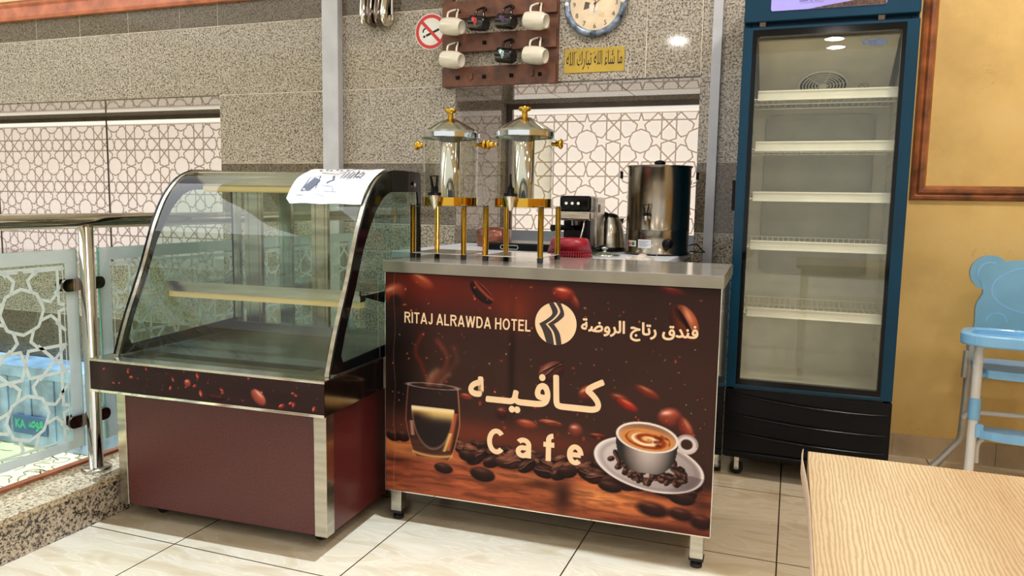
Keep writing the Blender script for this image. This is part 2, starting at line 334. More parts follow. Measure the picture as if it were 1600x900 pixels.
    def build(s, name, mats, parent=None, bevel=0.0, seg=2, solid=0.0, rot=None, loc=None):
        me = bpy.data.meshes.new(name); me.from_pydata(s.v, [], s.f)
        for m_ in (mats if isinstance(mats, (list, tuple)) else [mats]): me.materials.append(M[m_] if isinstance(m_, str) else m_)
        me.polygons.foreach_set('material_index', s.m); me.polygons.foreach_set('use_smooth', s.s); me.update()
        o = bpy.data.objects.new(name, me); COL.objects.link(o)
        if parent is not None: o.parent = parent
        if loc is not None: o.location = loc
        if rot is not None: o.rotation_euler = rot
        if bevel:
            b = o.modifiers.new('bevel', 'BEVEL'); b.width = bevel; b.segments = seg; b.limit_method = 'ANGLE'; b.angle_limit = R(40)
        if solid:
            b = o.modifiers.new('solid', 'SOLIDIFY'); b.thickness = solid; b.offset = 0
        return o
def thing(name, label, cat, loc=(0, 0, 0), rz=0.0, group=None):
    o = bpy.data.objects.new(name, None); COL.objects.link(o); o.location = loc; o.rotation_euler = (0, 0, rz)
    o['label'] = label; o['category'] = cat
    if group: o['group'] = group
    return o
def tag(o, label, cat, group=None):
    o['label'] = label; o['category'] = cat
    if group: o['group'] = group
    return o
def struct(o, label=None):
    o['kind'] = 'structure'
    if label: o['label'] = label
    return o
def glyph_mesh(body, res=3):
    c = bpy.data.curves.new('writing', 'FONT'); c.body = body; c.resolution_u = res
    o = bpy.data.objects.new('writing', c); COL.objects.link(o); bpy.context.view_layer.update()
    m = o.to_mesh(); v = [tuple(q.co) for q in m.vertices]; f = [tuple(p.vertices) for p in m.polygons]
    o.to_mesh_clear(); bpy.data.objects.remove(o); bpy.data.curves.remove(c); return v, f
def text_mesh(mb, s, x0, x1, z0, z1, d, mi=0, bold=0.0, spacing=1.0, place=None, keep=False):
    """add a line of writing as flat geometry fitted to the rectangle x0..x1, z0..z1 at depth d"""
    bar = max(v[0] for v in glyph_mesh('|', 1)[0]); vs_ = []; fs = []; ncopy = 0
    for i, ch in enumerate(s):
        if ch == ' ': continue
        off = max(v[0] for v in glyph_mesh(s[:i] + '|', 1)[0]) - bar if i else 0.0
        v, f = glyph_mesh(ch); off += (spacing - 1) * 0.6 * i
        for (bx, by) in ([(0, 0)] if not bold else [(0, 0)] + [(bold * math.cos(k * math.pi / 4), bold * math.sin(k * math.pi / 4)) for k in range(8)]):
            o = len(vs_); vs_ += [(p[0] + off + bx, p[1] + by, ncopy) for p in v]; ncopy += 1; fs += [tuple(q + o for q in p) for p in f]
    if not vs_: return
    xs = [v[0] for v in vs_]; ys = [v[1] for v in vs_]; w = max(xs) - min(xs); h = max(ys) - min(ys)
    sx, sz = (x1 - x0) / w, (z1 - z0) / h
    if keep:
        k = min(sx, sz); x0 += ((x1 - x0) - w * k) / 2; z0 += ((z1 - z0) - h * k) / 2; sz = sx = k
   
    mb.add([(x0 + (v[0] - min(xs)) * sx, d - (v[2] % 18) * 2.5e-5, z0 + (v[1] - min(ys)) * sz) for v in vs_], fs, mi)
def block_letters(mb, text, x0, x1, z0, z1, d, w=0.15, gap=0.13, space=0.30, mi=0):
    """plain bold sans letters built from strokes; capitals are 1 high"""
    h = w / 2; t = 1 - h
    def el(cx, cy, rx, ry, a0, a1, n=20): return [(cx + rx * math.cos(R(a0 + (a1 - a0) * i / n)), cy + ry * math.sin(R(a0 + (a1 - a0) * i / n))) for i in range(n + 1)]
    G = {
        'R': (0.66, [[(h, 0), (h, 1)], [(h, t), (.38, t)] + el(.38, .74, .20, .74 - .74 + t - .74, 90, -90, 12)[1:] + [(h, 1.48 - t)], [(.36, .5), (.62, 0)]]),
        'I': (w, [[(h, 0), (h, 1)]]), 'T': (.58, [[(0, t), (.58, t)], [(.29, 0), (.29, t)]]),
        'A': (.70, [[(.055, 0), (.35, 1.0)], [(.645, 0), (.35, 1.0)], [(.15, .28), (.55, .28)]]),
        'J': (.46, [[(.46 - h, 1), (.46 - h, .30)] + el(.235, .27, .15, .20, 0, -170, 12)]),
        'L': (.52, [[(h, 0), (h, 1)], [(h, h), (.52, h)]]), 'W': (.98, [[(.06, 1), (.27, .0)], [(.27, .0), (.49, .98)], [(.49, .98), (.71, .0)], [(.71, .0), (.92, 1)]]),
        'D': (.66, [[(h, 0), (h, 1)], [(h, t), (.30, t)] + el(.30, .5, .36 - h, t - .5, 90, -90, 16)[1:] + [(h, h)]]),
        'H': (.64, [[(h, 0), (h, 1)], [(.64 - h, 0), (.64 - h, 1)], [(h, .53), (.64 - h, .53)]]), 'O': (.74, [el(.37, .5, .37 - h, .5 - h, 0, 360, 32)]),
        'E': (.56, [[(h, 0), (h, 1)], [(h, t), (.56, t)], [(h, .53), (.52, .53)], [(h, h), (.56, h)]]),
        'C': (.66, [el(.36, .5, .36 - h, .5 - h, 42, 318, 28)]),
        'a': (.54, [[(.46, .0), (.46, .50)] + el(.26, .50, .20, .18, 0, 150, 12), [(.46, .40)] + el(.24, .23, .17, .155, 70, 330, 18) + [(.46, .22)]]),
        'f': (.42, [[(.19, 0), (.19, .78)] + el(.36, .80, .17, .16, 180, 90, 8), [(.0, .62), (.40, .62)]]),
        'e': (.56, [[(.10, .36), (.48, .36)], el(.28, .36, .20, .30, 0, 315, 26)])}
    x = 0; P = []
    for ch in text:
        if ch == ' ': x += space; continue
        wd, st = G[ch]
        for q in st: P.append([(a + x, b) for a, b in q])
        x += wd + gap
    x -= gap; sx, sz = (x1 - x0) / x, (z1 - z0)
    for i, q in enumerate(P):
        # widen in letter space so that strokes keep their weight, then fit
        o = MB(); o.ribbon(q, w, 0); mb.add([(x0 + v[0] * sx, d - (i % 9) * 3e-5, z0 + v[2] * sz) for v in o.v], o.f, mi)
def arc(cx, cy, r, a0, a1, n=16, ry=None):
    ry = r if ry is None else ry
    return [(cx + r * math.cos(R(a0 + (a1 - a0) * i / n)), cy + ry * math.sin(R(a0 + (a1 - a0) * i / n))) for i in range(n + 1)]
def rrect(x0, y0, x1, y1, r, n=6):
    return arc(x1 - r, y1 - r, r, 0, 90, n) + arc(x0 + r, y1 - r, r, 90, 180, n) + arc(x0 + r, y0 + r, r, 180, 270, n) + arc(x1 - r, y0 + r, r, 270, 360, n)
def smooth_path(pts, n=6):
    out = []; P = [Vector(p) for p in pts]; m = len(P)
    for i in range(m - 1):
        a, b, c, d = P[max(i - 1, 0)], P[i], P[i + 1], P[min(i + 2, m - 1)]
        for k in range(n):
            t = k / n; out.append(tuple(0.5 * ((2 * b) + (c - a) * t + (2 * a - 5 * b + 4 * c - d) * t * t + (3 * b - a - 3 * c + d) * t ** 3)))
    out.append(tuple(P[-1])); return out

# star-and-octagon strapwork with square repeat P, clipped to a rectangle, drawn as flat strips
def strapwork(mb, x0, z0, x1, z1, P, w, d, plane='xz', ox=0.0, oz=0.0, mi=0, rect=None, jit=1):
    base = []
    star = [(0, .5), (.040, .37), (.150, .37), (.066, .285), (.100, .176), (0, .213)]
    for k in range(len(star) - 1): base.append((star[k], star[k + 1]))
    base += [((.100, .176), (.151, .151)), ((.150, .37), (.5, .37)), ((.14, .66), (.5, .30))]
    segs = set()
    for (a, b) in base:
        for sx in (1, -1):
            for sy in (1, -1):
                for sw in (0, 1):
                    q = []
                    for (x, y) in (a, b):
                        if sw: x, y = y, x
                        q.append((round(x * sx, 4), round(y * sy, 4)))
                    segs.add(tuple(sorted(q)))
    rect = rect or (x0, z0, x1, z1)
    i0, i1 = int(math.floor((x0 - ox) / P)) - 1, int(math.ceil((x1 - ox) / P)) + 1
    j0, j1 = int(math.floor((z0 - oz) / P)) - 1, int(math.ceil((z1 - oz) / P)) + 1
    done = set()
    for i in range(i0, i1 + 1):
        for j in range(j0, j1 + 1):
            for (a, b) in segs:
                p = [ox + (i + a[0]) * P, oz + (j + a[1]) * P]; q = [ox + (i + b[0]) * P, oz + (j + b[1]) * P]
                t0, t1 = 0.0, 1.0; dx, dz = q[0] - p[0], q[1] - p[1]; ok = True
                for (pp, qq) in ((-dx, p[0] - x0), (dx, x1 - p[0]), (-dz, p[1] - z0), (dz, z1 - p[1])):
                    if abs(pp) < 1e-9:
                        if qq < 0: ok = False
                    else:
                        t = qq / pp
                        if pp < 0: t0 = max(t0, t)
                        else: t1 = min(t1, t)
                if not ok or t1 - t0 < 1e-3: continue
                A = (p[0] + dx * t0, p[1] + dz * t0); B = (p[0] + dx * t1, p[1] + dz * t1)
                key = (round(A[0], 3), round(A[1], 3), round(B[0], 3), round(B[1], 3))
                if key in done: continue
                done.add(key); l = math.hypot(B[0] - A[0], B[1] - A[1])
                if l < 1e-4: continue
                e = w * 0.3 / l
                A2 = (A[0] - (B[0] - A[0]) * e, A[1] - (B[1] - A[1]) * e); B2 = (B[0] + (B[0] - A[0]) * e, B[1] + (B[1] - A[1]) * e)
                mb.ribbon([A2, B2], w, d + jit * (len(done) % 89) * 2e-5, plane, mi)

# ------------------------------------------------------------------ setting
YW, YG = 3.71, 4.50
struct(MB().box(-2.15, -4, -0.12, 4.2, YW + 0.9, 0.0).build('floor', 'floor'))
# unseen ceiling, its roof openings shaped to place the sun patch and light the atrium
c = MB(); c.box(0.23, -4, 3.0, 4.2, 4.6, 3.1); c.box(-3.4, 2.13, 3.0, 0.23, 4.6, 3.1); c.box(-7, 3.72, 3.0, -3.4, 4.6, 3.1); c.box(-7, -4, 3.0, 0.23, -1.6, 3.1); c.box(-3.4, -1.6, 3.0, -2.7, 2.13, 3.1)
struct(c.build('ceiling', 'ceiling'))
# granite-clad back wall, slab by slab
def slabs(mb, xs, zs, y0, y1, fm, g=0.0019):
    for i in range(len(xs) - 1):
        for j in range(len(zs) - 1):
            mb.box(xs[i] + g, y0, zs[j] + g, xs[i + 1] - g, y1, zs[j + 1] - g, fm(i, j))
w = MB(); T = 0.02
zrows = [1.697, 2.092, 2.23, 2.62, 3.0]; mf = lambda i, j: (0, 1, 1, 0)[j]
slabs(w, [-7.0, -6.286, -5.884, -5.482, -5.08, -4.686, -4.308, -3.909, -3.507, -3.225], zrows, YW, YW + T, mf)
slabs(w, [-3.225, -2.43, -1.694], [-0.6, -0.2, 0.2, 0.58, 0.968, 1.30, 1.697, 2.092, 2.5, 3.0], YW, YW + T, lambda i, j: (0, 0, 0, 0, 1, 0, 0, 1, 0)[j])
slabs(w, [-1.694, -0.703, -0.445], [1.697, 2.092, 2.5, 3.0], YW, YW + T, lambda i, j: (0, 1, 0)[j])
slabs(w, [-0.445, 0.2], [0, 0.2, 0.58, 0.968, 1.30, 1.697, 2.092, 2.5, 3.0], YW, YW + T, lambda i, j: (0, 0, 0, 1, 0, 0, 1, 0)[j])
slabs(w, [-1.694, -1.1, -0.445], [0, 0.4, 0.87], YW, YW + T, lambda i, j: 0)
slabs(w, [-7.0, -6.2, -5.4, -4.6, -3.9, -3.225], [-0.6, -0.1, 0.3, 0.655], YW, YW + T, lambda i, j: (0, 1, 0)[j])
# mortar bed behind the slabs
for (a, b, z0, z1) in ((-7, -3.225, 1.70, 3.0), (-3.225, -1.697, -0.6, 3.0), (-1.697, -0.442, 1.70, 3.0), (-0.442, 0.2, 0, 3.0), (-1.697, -0.442, 0, 0.868), (-7, -3.225, -0.6, 0.65)):
    w.box(a, YW + 0.0015, z0, b, YW + 0.06, z1, 2)
for (a, b, z0, z1) in ((-7, -3.228, 1.72, 3.0), (-3.228, -1.70, -0.6, 3.0), (-1.70, -0.44, 1.72, 3.0), (-0.44, 0.2, 0, 3.0), (-1.70, -0.44, 0, 0.86), (-7, -3.228, -0.6, 0.645)):
    w.box(a, YW + 0.06, z0, b, 4.62, z1, 1)
# reveals and soffits of the two window recesses
for (a, b) in ((-1.7, -0.44), (-7.0, -3.225)):
    n = 3 if a > -2 else 5
    for k in range(n):
        xa, xb = a + (b - a) * k / n, a + (b - a) * (k + 1) / n
        w.box(xa + 0.002, YW + T, 1.693, xb - 0.002, 4.60, 1.72, 3)
for (x0, x1) in ((-1.70, -1.694), (-0.446, -0.44)):
    for k, (z0, z1) in enumerate(((0.87, 0.968), (0.968, 1.30), (1.30, 1.693))): w.box(x0, YW + T, z0 + 0.001, x1, 4.1, z1 - 0.001, 3); w.box(x0, 4.102, z0 + 0.001, x1, 4.60, z1 - 0.001, 3)
w.box(-3.235, YW + T, 0.65, -3.225, 4.60, 1.693, 3)
struct(w.build('wall_back', ['granite', 'granite_dark', 'mortar', 'granite_soffit', 'granite']))
struct(MB().box(0.2, YW, 0.1, 4.2, YW + 0.2, 3.0).build('wall_right', 'yellow'))
struct(MB().box(4.2, -4, 0, 4.4, YW + 0.2, 3.0).build('wall_side', 'yellow'))
lw = MB(); slabs(lw, [0, 0.8, 1.6, 2.4, 3.2, 4.0, 4.8, 5.6, 6.4, 7.2, 8.0], [0, 0.5, 1.0, 1.5, 2.0, 2.5, 3.0, 3.5], 0, 0.05, lambda i, j: j % 2)
o = struct(lw.build('wall_left', ['granite', 'granite_dark'])); o.location = (-6.99, -4, -0.5); o.rotation_euler = (0, 0, R(90))
bb = MB()
for k in range(8): bb.box(0.2 + k * 0.4 - 0.13 + 0.001, YW - 0.010, 0.0, 0.2 + (k + 1) * 0.4 - 0.13 - 0.001, YW + 0.01, 0.1)
struct(bb.build('baseboard_right', 'baseboard'))
# windows: backlit film with strapwork, dark aluminium head, pale sill
def window(n, x0, x1, z0, z1, mull, ox, oz):
    p = MB(); p.box(x0, YG, z0, x1, YG + 0.02, z1, 0)
    p.box(x0, YG - 0.002, z1 - 0.022, x1, YG, z1, 1)
    wnd = struct(p.build('window_%d' % n, ['pane' if n == 1 else 'pane_bright', 'pane_edge']))
    f = MB(); strapwork(f, x0, z0, x1, z1 - 0.035, 0.325, 0.0092, YG - 0.003, 'xz', ox, oz, jit=-1); f.ribbon([(x0, z1 - 0.035), (x1, z1 - 0.035)], 0.005, YG - 0.003)
    f.build('film_pattern', 'film' if n == 1 else 'film_bright', wnd)
    fr = MB(); fr.box(x0, YG - 0.03, z1, x1, YG + 0.02, 1.693); fr.box(x0 - 0.002, YG - 0.03, z0, x0 + 0.03, YG + 0.02, z1)
    for mx in mull: fr.box(mx - 0.005, YG - 0.008, z0, mx + 0.005, YG, z1)
    fr.build('frame', 'frame_dark', wnd)
    s = MB(); s.box(x0, YG - 0.028, z0 - 0.07, x1, YG + 0.02, z0, 0); s.box(x0, YW + 0.02, z0 - 0.09, x1, YG + 0.02, z0 - 0.07, 0)
    s.build('sill', 'sill_pale' if n == 2 else 'granite_top', wnd)
window(1, -7.0, -3.236, 0.624, 1.663, (-4.99, -6.2), -3.62, 1.32)
window(2, -1.688, -0.452, 0.925, 1.663, (), -1.19, 1.14)
# wooden moulding on the yellow wall (lower left corner of a framed panel)
t = MB(); prof = [(0.0, 0.0), (0.008, 0.018), (0.018, 0.022), (0.026, 0.016), (0.034, 0.026), (0.046, 0.028), (0.054, 0.018), (0.062, 0.0)]
def mould(mb, path_fn, L0, L1):
    n = len(prof); vs_ = []
    for (u, v) in prof: vs_ += [path_fn(u, v, L0), path_fn(u, v, L1)]
    mb.add(vs_, [(2 * i, 2 * i + 1, 2 * i + 3, 2 * i + 2) for i in range(n - 1)])
X0, Z0 = 0.462, 1.136
n = len(prof); va = [(X0 + u, YW - v, 3.0) for u, v in prof] + [(X0 + u, YW - v, Z0 + u) for u, v in prof] + [(3.2, YW - v, Z0 + u) for u, v in prof]
t.add(va, [(k * n + i, k * n + i + 1, (k + 1) * n + i + 1, (k + 1) * n + i) for k in range(2) for i in range(n - 1)])
struct(t.build('trim_1', 'woodred'))
# red marble cornice band over the left part of the wall
t = MB(); t.prism([(YW + 0.01, 2.222), (YW - 0.03, 2.222), (YW - 0.035, 2.24), (YW - 0.03, 2.30), (YW - 0.045, 2.315), (YW - 0.045, 2.335), (YW + 0.01, 2.335)], -7.0, -2.2, 'yz', 0)
t.box(-7.0, YW - 0.055, 2.335, -2.2, YW + 0.01, 2.36, 1)
struct(t.build('trim_2', ['redmarble', 'cream']))
# granite kerb along the atrium edge
t = MB(); t.box(-2.335, -4, -0.6, -2.152, YW - 0.002, 0.122, 0); t.box(-2.34, -4, 0.122, -2.14, YW - 0.002, 0.142, 1); t.box(-2.368, -4, 0.10, -2.34, YW - 0.002, 0.150, 2)
struct(t.build('trim_3', ['granite_coarse', 'granite_top', 'redmarble']))
# vertical cable trunking strips
struct(MB().box(-2.478, YW - 0.05, -0.3, -2.376, YW, 3.0).build('trim_4', 'trunk', bevel=0.003))
t = MB().box(-0.396, YW - 0.022, 0, -0.352, YW, 3.0); struct(t.build('trim_5', 'trunk', bevel=0.002))
# slab below the atrium, written over with calligraphy
f = MB(); f.box(-7, -4, -0.66, -2.34, YW, -0.55, 0)
def squiggle(mb, x, y, s, d, plane, mi, w, seed):
    r_ = random.Random(seed); a = r_.random() * 6.3; pts = []
    px, py = x, y
    for i in range(9):
        a += r_.uniform(-1.1, 1.5); px += math.cos(a) * s * 0.22; py += math.sin(a) * s * 0.16; pts.append((px, py, 0))
    mb.ribbon([(p[0], p[1]) for p in smooth_path(pts, 4)], w, d, plane, mi)
for k in range(190): squiggle(f, rnd.uniform(-5.2, -3.4), rnd.uniform(2.0, 3.6), rnd.uniform(0.12, 0.26), -0.5485, 'xy', 1, 0.008, k)
f.box(-7, 2.9, -0.55, -2.34, 2.905, -0.5488, 1)
struct(f.build('floor_lower', ['callig', 'callig_ink']))

# ceiling downlights
def downlight(x, y, label, r=0.11):
    t = thing('downlight', label, 'ceiling light', (x, y, 3.0), 0, 'recessed ceiling downlights')
    MB().ring(arc(0, 0, r + 0.02, 0, 360, 32)[:-1], arc(0, 0, r, 0, 360, 32)[:-1], -0.008, 0.0, 'xy').build('bezel', 'white', t)
    MB().cyl((0, 0, -0.003), r, 0.002, seg=32).build('diffuser', 'lamp', t)
    ld = bpy.data.lights.new('lamp_light', 'AREA'); ld.shape = 'DISK'; ld.size = 0.2; ld.energy = 18 if (x > 0 and y > 2) else 9; ld.color = (1.0, 0.95, 0.88)
    lo = bpy.data.objects.new('lamp_light', ld); COL.objects.link(lo); lo.parent = t; lo.location = (0, 0, -0.02)
for (x, y, l_) in ((-1.37, -1.75, 'mirrored in the granite beside the clock'), (0.32, -3.25, 'first of the two mirrored high in the fridge door'), (0.36, -3.75, 'second of the two mirrored high in the fridge door'),
                   (0.6, 0.6, 'above the oak dining table'), (1.9, 0.6, 'beyond the oak dining table'), (1.9, 2.4, 'above the floor past the high chair'), (0.6, 2.5, 'above the floor in front of the fridge'),
                   (-1.0, 2.75, 'above the counter worktop'), (-2.4, -3.1, 'near the atrium behind the camera'), (1.9, -1.75, 'behind the camera by the yellow side wall')):
    downlight(x, y, 'round recessed ceiling downlight ' + l_, 0.07 if y < -3 else 0.12)

# ------------------------------------------------------------------ printed coffee artwork (colours of the print itself)
class Art:
    """a raster of print colours over u0..u1 x v0..v1, painted back to front and laid on a fine grid"""
    def __init__(s, u0, v0, u1, v1, step, bg):
        s.nx = int(round((u1 - u0) / step)) + 1; s.ny = int(round((v1 - v0) / step)) + 1
        s.U, s.V = np.meshgrid(np.linspace(u0, u1, s.nx), np.linspace(v0, v1, s.ny))
        s.C = np.zeros((s.ny, s.nx, 3)); s.C[:] = bg
        s.rs = np.random.RandomState(3)
    def over(s, a, col): a = np.clip(a, 0, 1)[..., None]; s.C = s.C * (1 - a) + np.asarray(col, float) * a
    def add(s, a, col): s.C = np.clip(s.C + np.clip(a, 0, 1)[..., None] * np.asarray(col, float), 0, 255)
    def ell(s, cx, cy, rx, ry, ang=0.0, soft=0.08):
        c, n_ = math.cos(R(ang)), math.sin(R(ang)); x = s.U - cx; y = s.V - cy
        p = (x * c + y * n_) / rx; q = (-x * n_ + y * c) / ry; d = np.sqrt(p * p + q * q)
        return np.clip((1 - d) / soft + 0.5, 0, 1), p, q
    def glow(s, cx, cy, rx, ry, col, k=1.0): s.over(k * np.exp(-((s.U - cx) / rx) ** 2 - ((s.V - cy) / ry) ** 2), col)
    def noise(s, fx, fy, seed=0):
        r_ = np.random.RandomState(seed); out = np.zeros_like(s.U); amp = 1.0; tot = 0
        for k in range(4):
            gx, gy = max(3, int(fx * 2 ** k)), max(3, int(fy * 2 ** k)); g = r_.rand(gy + 2, gx + 2)
            x = (s.U - s.U.min()) / (s.U.max() - s.U.min()) * gx; y = (s.V - s.V.min()) / (s.V.max() - s.V.min()) * gy
            i, j = x.astype(int), y.astype(int); fx_, fy_ = x - i, y - j; fx_ = fx_ * fx_ * (3 - 2 * fx_); fy_ = fy_ * fy_ * (3 - 2 * fy_)
            out += amp * ((g[j, i] * (1 - fx_) + g[j, i + 1] * fx_) * (1 - fy_) + (g[j + 1, i] * (1 - fx_) + g[j + 1, i + 1] * fx_) * fy_); tot += amp; amp *= 0.55
        return out / tot
    def bean(s, cx, cy, rx, ry, ang, col, dark=(34, 18, 16), hi=(220, 150, 110), soft=0.1, crease=True, hk=0.6):
        a, p, q = s.ell(cx, cy, rx, ry, ang, soft); sh = np.clip(0.55 + 0.5 * q - 0.25 * np.abs(p), 0, 1)[..., None]
        body = np.asarray(dark) * (1 - sh) + np.asarray(col) * sh; s.C = s.C * (1 - a[..., None]) + body * a[..., None]
        h = np.exp(-((p + 0.25) / 0.5) ** 2 - ((q - 0.55) / 0.22) ** 2) * a * hk; s.over(h, hi)
        if crease:
            k = np.exp(-((q - 0.16 * np.sin(p * 3.0)) / 0.13) ** 2) * a * (np.abs(p) < 0.93); s.over(k * 0.9, dark)
            k = np.exp(-((q - 0.19 - 0.16 * np.sin(p * 3.0)) / 0.07) ** 2) * a * (np.abs(p) < 0.85); s.over(k * 0.5, hi)
    def specks(s, n, col, box, r0=0.0015, r1=0.004, seed=1):
        r_ = random.Random(seed)
        for _ in range(n):
            cx, cy = r_.uniform(box[0], box[2]), r_.uniform(box[1], box[3]); r = r_.uniform(r0, r1)
            a, p, q = s.ell(cx, cy, r * r_.uniform(1, 1.9), r, r_.uniform(0, 180), 0.6); s.over(a * r_.uniform(0.4, 1), [c * r_.uniform(0.6, 1.1) for c in col])
    def build(s, name, parent, place):
        me = bpy.data.meshes.new(name); U = s.U.ravel(); V = s.V.ravel(); nx, ny = s.nx, s.ny
        co = np.array([place(0, 0), place(1, 0), place(0, 1)], float)
        P = co[0] + U[:, None] * (co[1] - co[0]) + V[:, None] * (co[2] - co[0])
        me.vertices.add(nx * ny); me.vertices.foreach_set('co', P.ravel())
        idx = np.arange(nx * ny).reshape(ny, nx); q = np.stack([idx[:-1, :-1], idx[:-1, 1:], idx[1:, 1:], idx[1:, :-1]], -1).reshape(-1, 4)
        me.loops.add(q.size); me.loops.foreach_set('vertex_index', q.ravel().astype(np.int32))
        me.polygons.add(len(q)); me.polygons.foreach_set('loop_start', np.arange(0, q.size, 4, dtype=np.int32)); me.update(calc_edges=True)
        c = s.C.reshape(-1, 3) / 255.0; lin = np.where(c <= 0.04045, c / 12.92, ((c + 0.055) / 1.055) ** 2.4)
        at = me.color_attributes.new('print_colour', 'FLOAT_COLOR', 'POINT'); at.data.foreach_set('color', np.concatenate([lin, np.ones((len(lin), 1))], 1).ravel().astype(np.float32))
        me.materials.append(M['print']); o = bpy.data.objects.new(name, me); COL.objects.link(o); o.parent = parent; return o
def cafe_art():
    W, Z1, Z2 = 1.087, 0.107, 0.857
    A = Art(0, Z1, W, Z2, 0.0021, (60, 38, 32)); U, V = A.U, A.V; n1 = A.noise(5, 4, 1)
    A.over((n1 - 0.5) * 0.9 + 0.1, (46, 27, 24)); A.over(np.clip((V - 0.62) / 0.24, 0, 1) * 0.35, (36, 20, 20))
    A.glow(0.14, 0.83, 0.20, 0.10, (112, 32, 20), 0.85); A.glow(0.43, 0.80, 0.17, 0.07, (110, 34, 22), 0.7); A.glow(0.46, 0.75, 0.05, 0.05, (150, 60, 34), 0.45)
    A.glow(0.03, 0.62, 0.09, 0.15, (22, 14, 14), 0.9); A.glow(0.05, 0.46, 0.06, 0.09, (18, 12, 12), 0.9); A.glow(0.45, 0.58, 0.012, 0.16, (34, 18, 16), 0.8)
    # table top
    edge = 0.325 - 0.055 * U; tb = np.clip((edge - V) / 0.03, 0, 1); n2 = A.noise(10, 40, 5); n3 = A.noise(60, 9, 6)
    base = np.array((156, 80, 50)) * (0.55 + 0.9 * n2)[..., None]; s_ = tb[..., None]; A.C = A.C * (1 - s_) + np.clip(base, 0, 255) * s_
    A.glow(0.30, 0.34, 0.30, 0.045, (136, 56, 36), 0.6); A.glow(0.60, 0.34, 0.2, 0.03, (120, 48, 34), 0.4)
    A.glow(0.04, 0.27, 0.07, 0.02, (190, 118, 66), 0.8); A.glow(0.15, 0.245, 0.12, 0.012, (214, 150, 92), 0.5)
    A.glow(0.76, 0.183, 0.14, 0.034, (234, 146, 86), 1.0); A.glow(0.90, 0.165, 0.14, 0.036, (214, 120, 68), 0.8); A.glow(0.5, 0.215, 0.1, 0.015, (176, 104, 66), 0.7)
    A.glow(0.1, 0.19, 0.14, 0.03, (132, 60, 42), 0.7); A.glow(0.3, 0.14, 0.25, 0.02, (150, 72, 46), 0.6); A.glow(0.63, 0.17, 0.035, 0.06, (52, 26, 22), 0.95); A.glow(0.56, 0.20, 0.05, 0.012, (60, 30, 24), 0.8)
    A.glow(0.95, 0.112, 0.2, 0.022, (78, 34, 30), 0.9); A.glow(0.03, 0.215, 0.06, 0.008, (50, 26, 22), 0.8); A.glow(1.06, 0.2, 0.05, 0.05, (60, 30, 26), 0.7)
    A.over(np.where(V < edge - 0.02, np.clip((A.noise(14, 70, 16) - 0.5) * 2.5, 0, 0.4), 0), (70, 34, 26))
    # beans
    A.bean(0.130, 0.835, 0.045, 0.020, -25, (190, 84, 44), (110, 36, 22), (240, 170, 140), 0.5, False); A.bean(0.03, 0.79, 0.045, 0.030, 20, (176, 84, 54), (84, 30, 24), (240, 180, 150), 0.5, False)
    A.over(A.ell(0.035, 0.765, 0.022, 0.02, 20, 0.6)[0], (40, 22, 20))
    A.bean(0.343, 0.808, 0.049, 0.022, -42, (70, 34, 28), (22, 14, 14), (150, 90, 70), 0.08, False, 0.2); A.over(A.ell(0.352, 0.816, 0.046, 0.010, -42, 0.2)[0], (142, 62, 42)); A.over(A.ell(0.354, 0.818, 0.04, 0.004, -42, 0.5)[0], (70, 26, 22))
    A.bean(0.615, 0.820, 0.034, 0.020, -8, (196, 70, 44), (100, 26, 22), (250, 170, 140), 0.55, False, 0.9); A.bean(0.650, 0.798, 0.022, 0.012, -60, (150, 60, 44), (80, 26, 22), soft=0.6, crease=False, hk=0.3)
    A.bean(0.945, 0.845, 0.04, 0.012, -10, (130, 44, 36), (60, 24, 24), soft=0.7, crease=False, hk=0.3)
    A.bean(0.985, 0.752, 0.058, 0.038, -62, (176, 84, 52), (50, 20, 16), (236, 160, 120), 0.07, True, 0.8); A.over(A.ell(0.988, 0.756, 0.05, 0.006, -58, 0.4)[0], (30, 12, 12))
    A.bean(0.583, 0.570, 0.046, 0.030, 30, (124, 66, 54), (44, 22, 20), (200, 140, 120), 0.08, True, 0.6); A.over(A.ell(0.585, 0.585, 0.04, 0.003, 30, 0.5)[0], (36, 16, 14))
    A.bean(0.884, 0.532, 0.040, 0.015, -24, (150, 64, 46), (70, 30, 26), soft=0.35, crease=False); A.bean(0.80, 0.505, 0.03, 0.014, -12, (140, 56, 42), (70, 30, 26), soft=0.6, crease=False)
    A.bean(0.825, 0.487, 0.034, 0.014, -25, (214, 60, 40), (96, 30, 24), soft=0.45, crease=False); A.bean(0.70, 0.515, 0.028, 0.02, 30, (170, 74, 56), (80, 30, 26), soft=0.5, crease=False, hk=0.9)
    A.bean(0.583, 0.404, 0.040, 0.011, -4, (176, 84, 60), (70, 26, 20), (236, 170, 130), 0.15, True); A.bean(0.955, 0.462, 0.034, 0.028, 10, (196, 92, 66), (92, 36, 30), (250, 190, 170), 0.45, False, 1.0); A.bean(1.0, 0.435, 0.036, 0.02, -60, (176, 78, 56), (84, 30, 26), soft=0.4, crease=False)
    A.bean(0.505, 0.392, 0.034, 0.014, -6, (190, 86, 58), (100, 40, 30), soft=0.5, crease=False); A.bean(0.665, 0.388, 0.022, 0.022, 0, (170, 84, 66), (80, 36, 30), (240, 170, 150), 0.6, False, 0.9); A.bean(0.735, 0.38, 0.026, 0.008, 0, (150, 60, 44), soft=0.6, crease=False)
    A.bean(0.295, 0.462, 0.022, 0.010, -8, (170, 70, 56), (90, 36, 32), soft=0.5, crease=False); A.bean(0.42, 0.42, 0.02, 0.02, 0, (110, 46, 44), soft=0.7, crease=False); A.bean(0.425, 0.465, 0.014, 0.012, 0, (120, 44, 40), soft=0.7, crease=False)
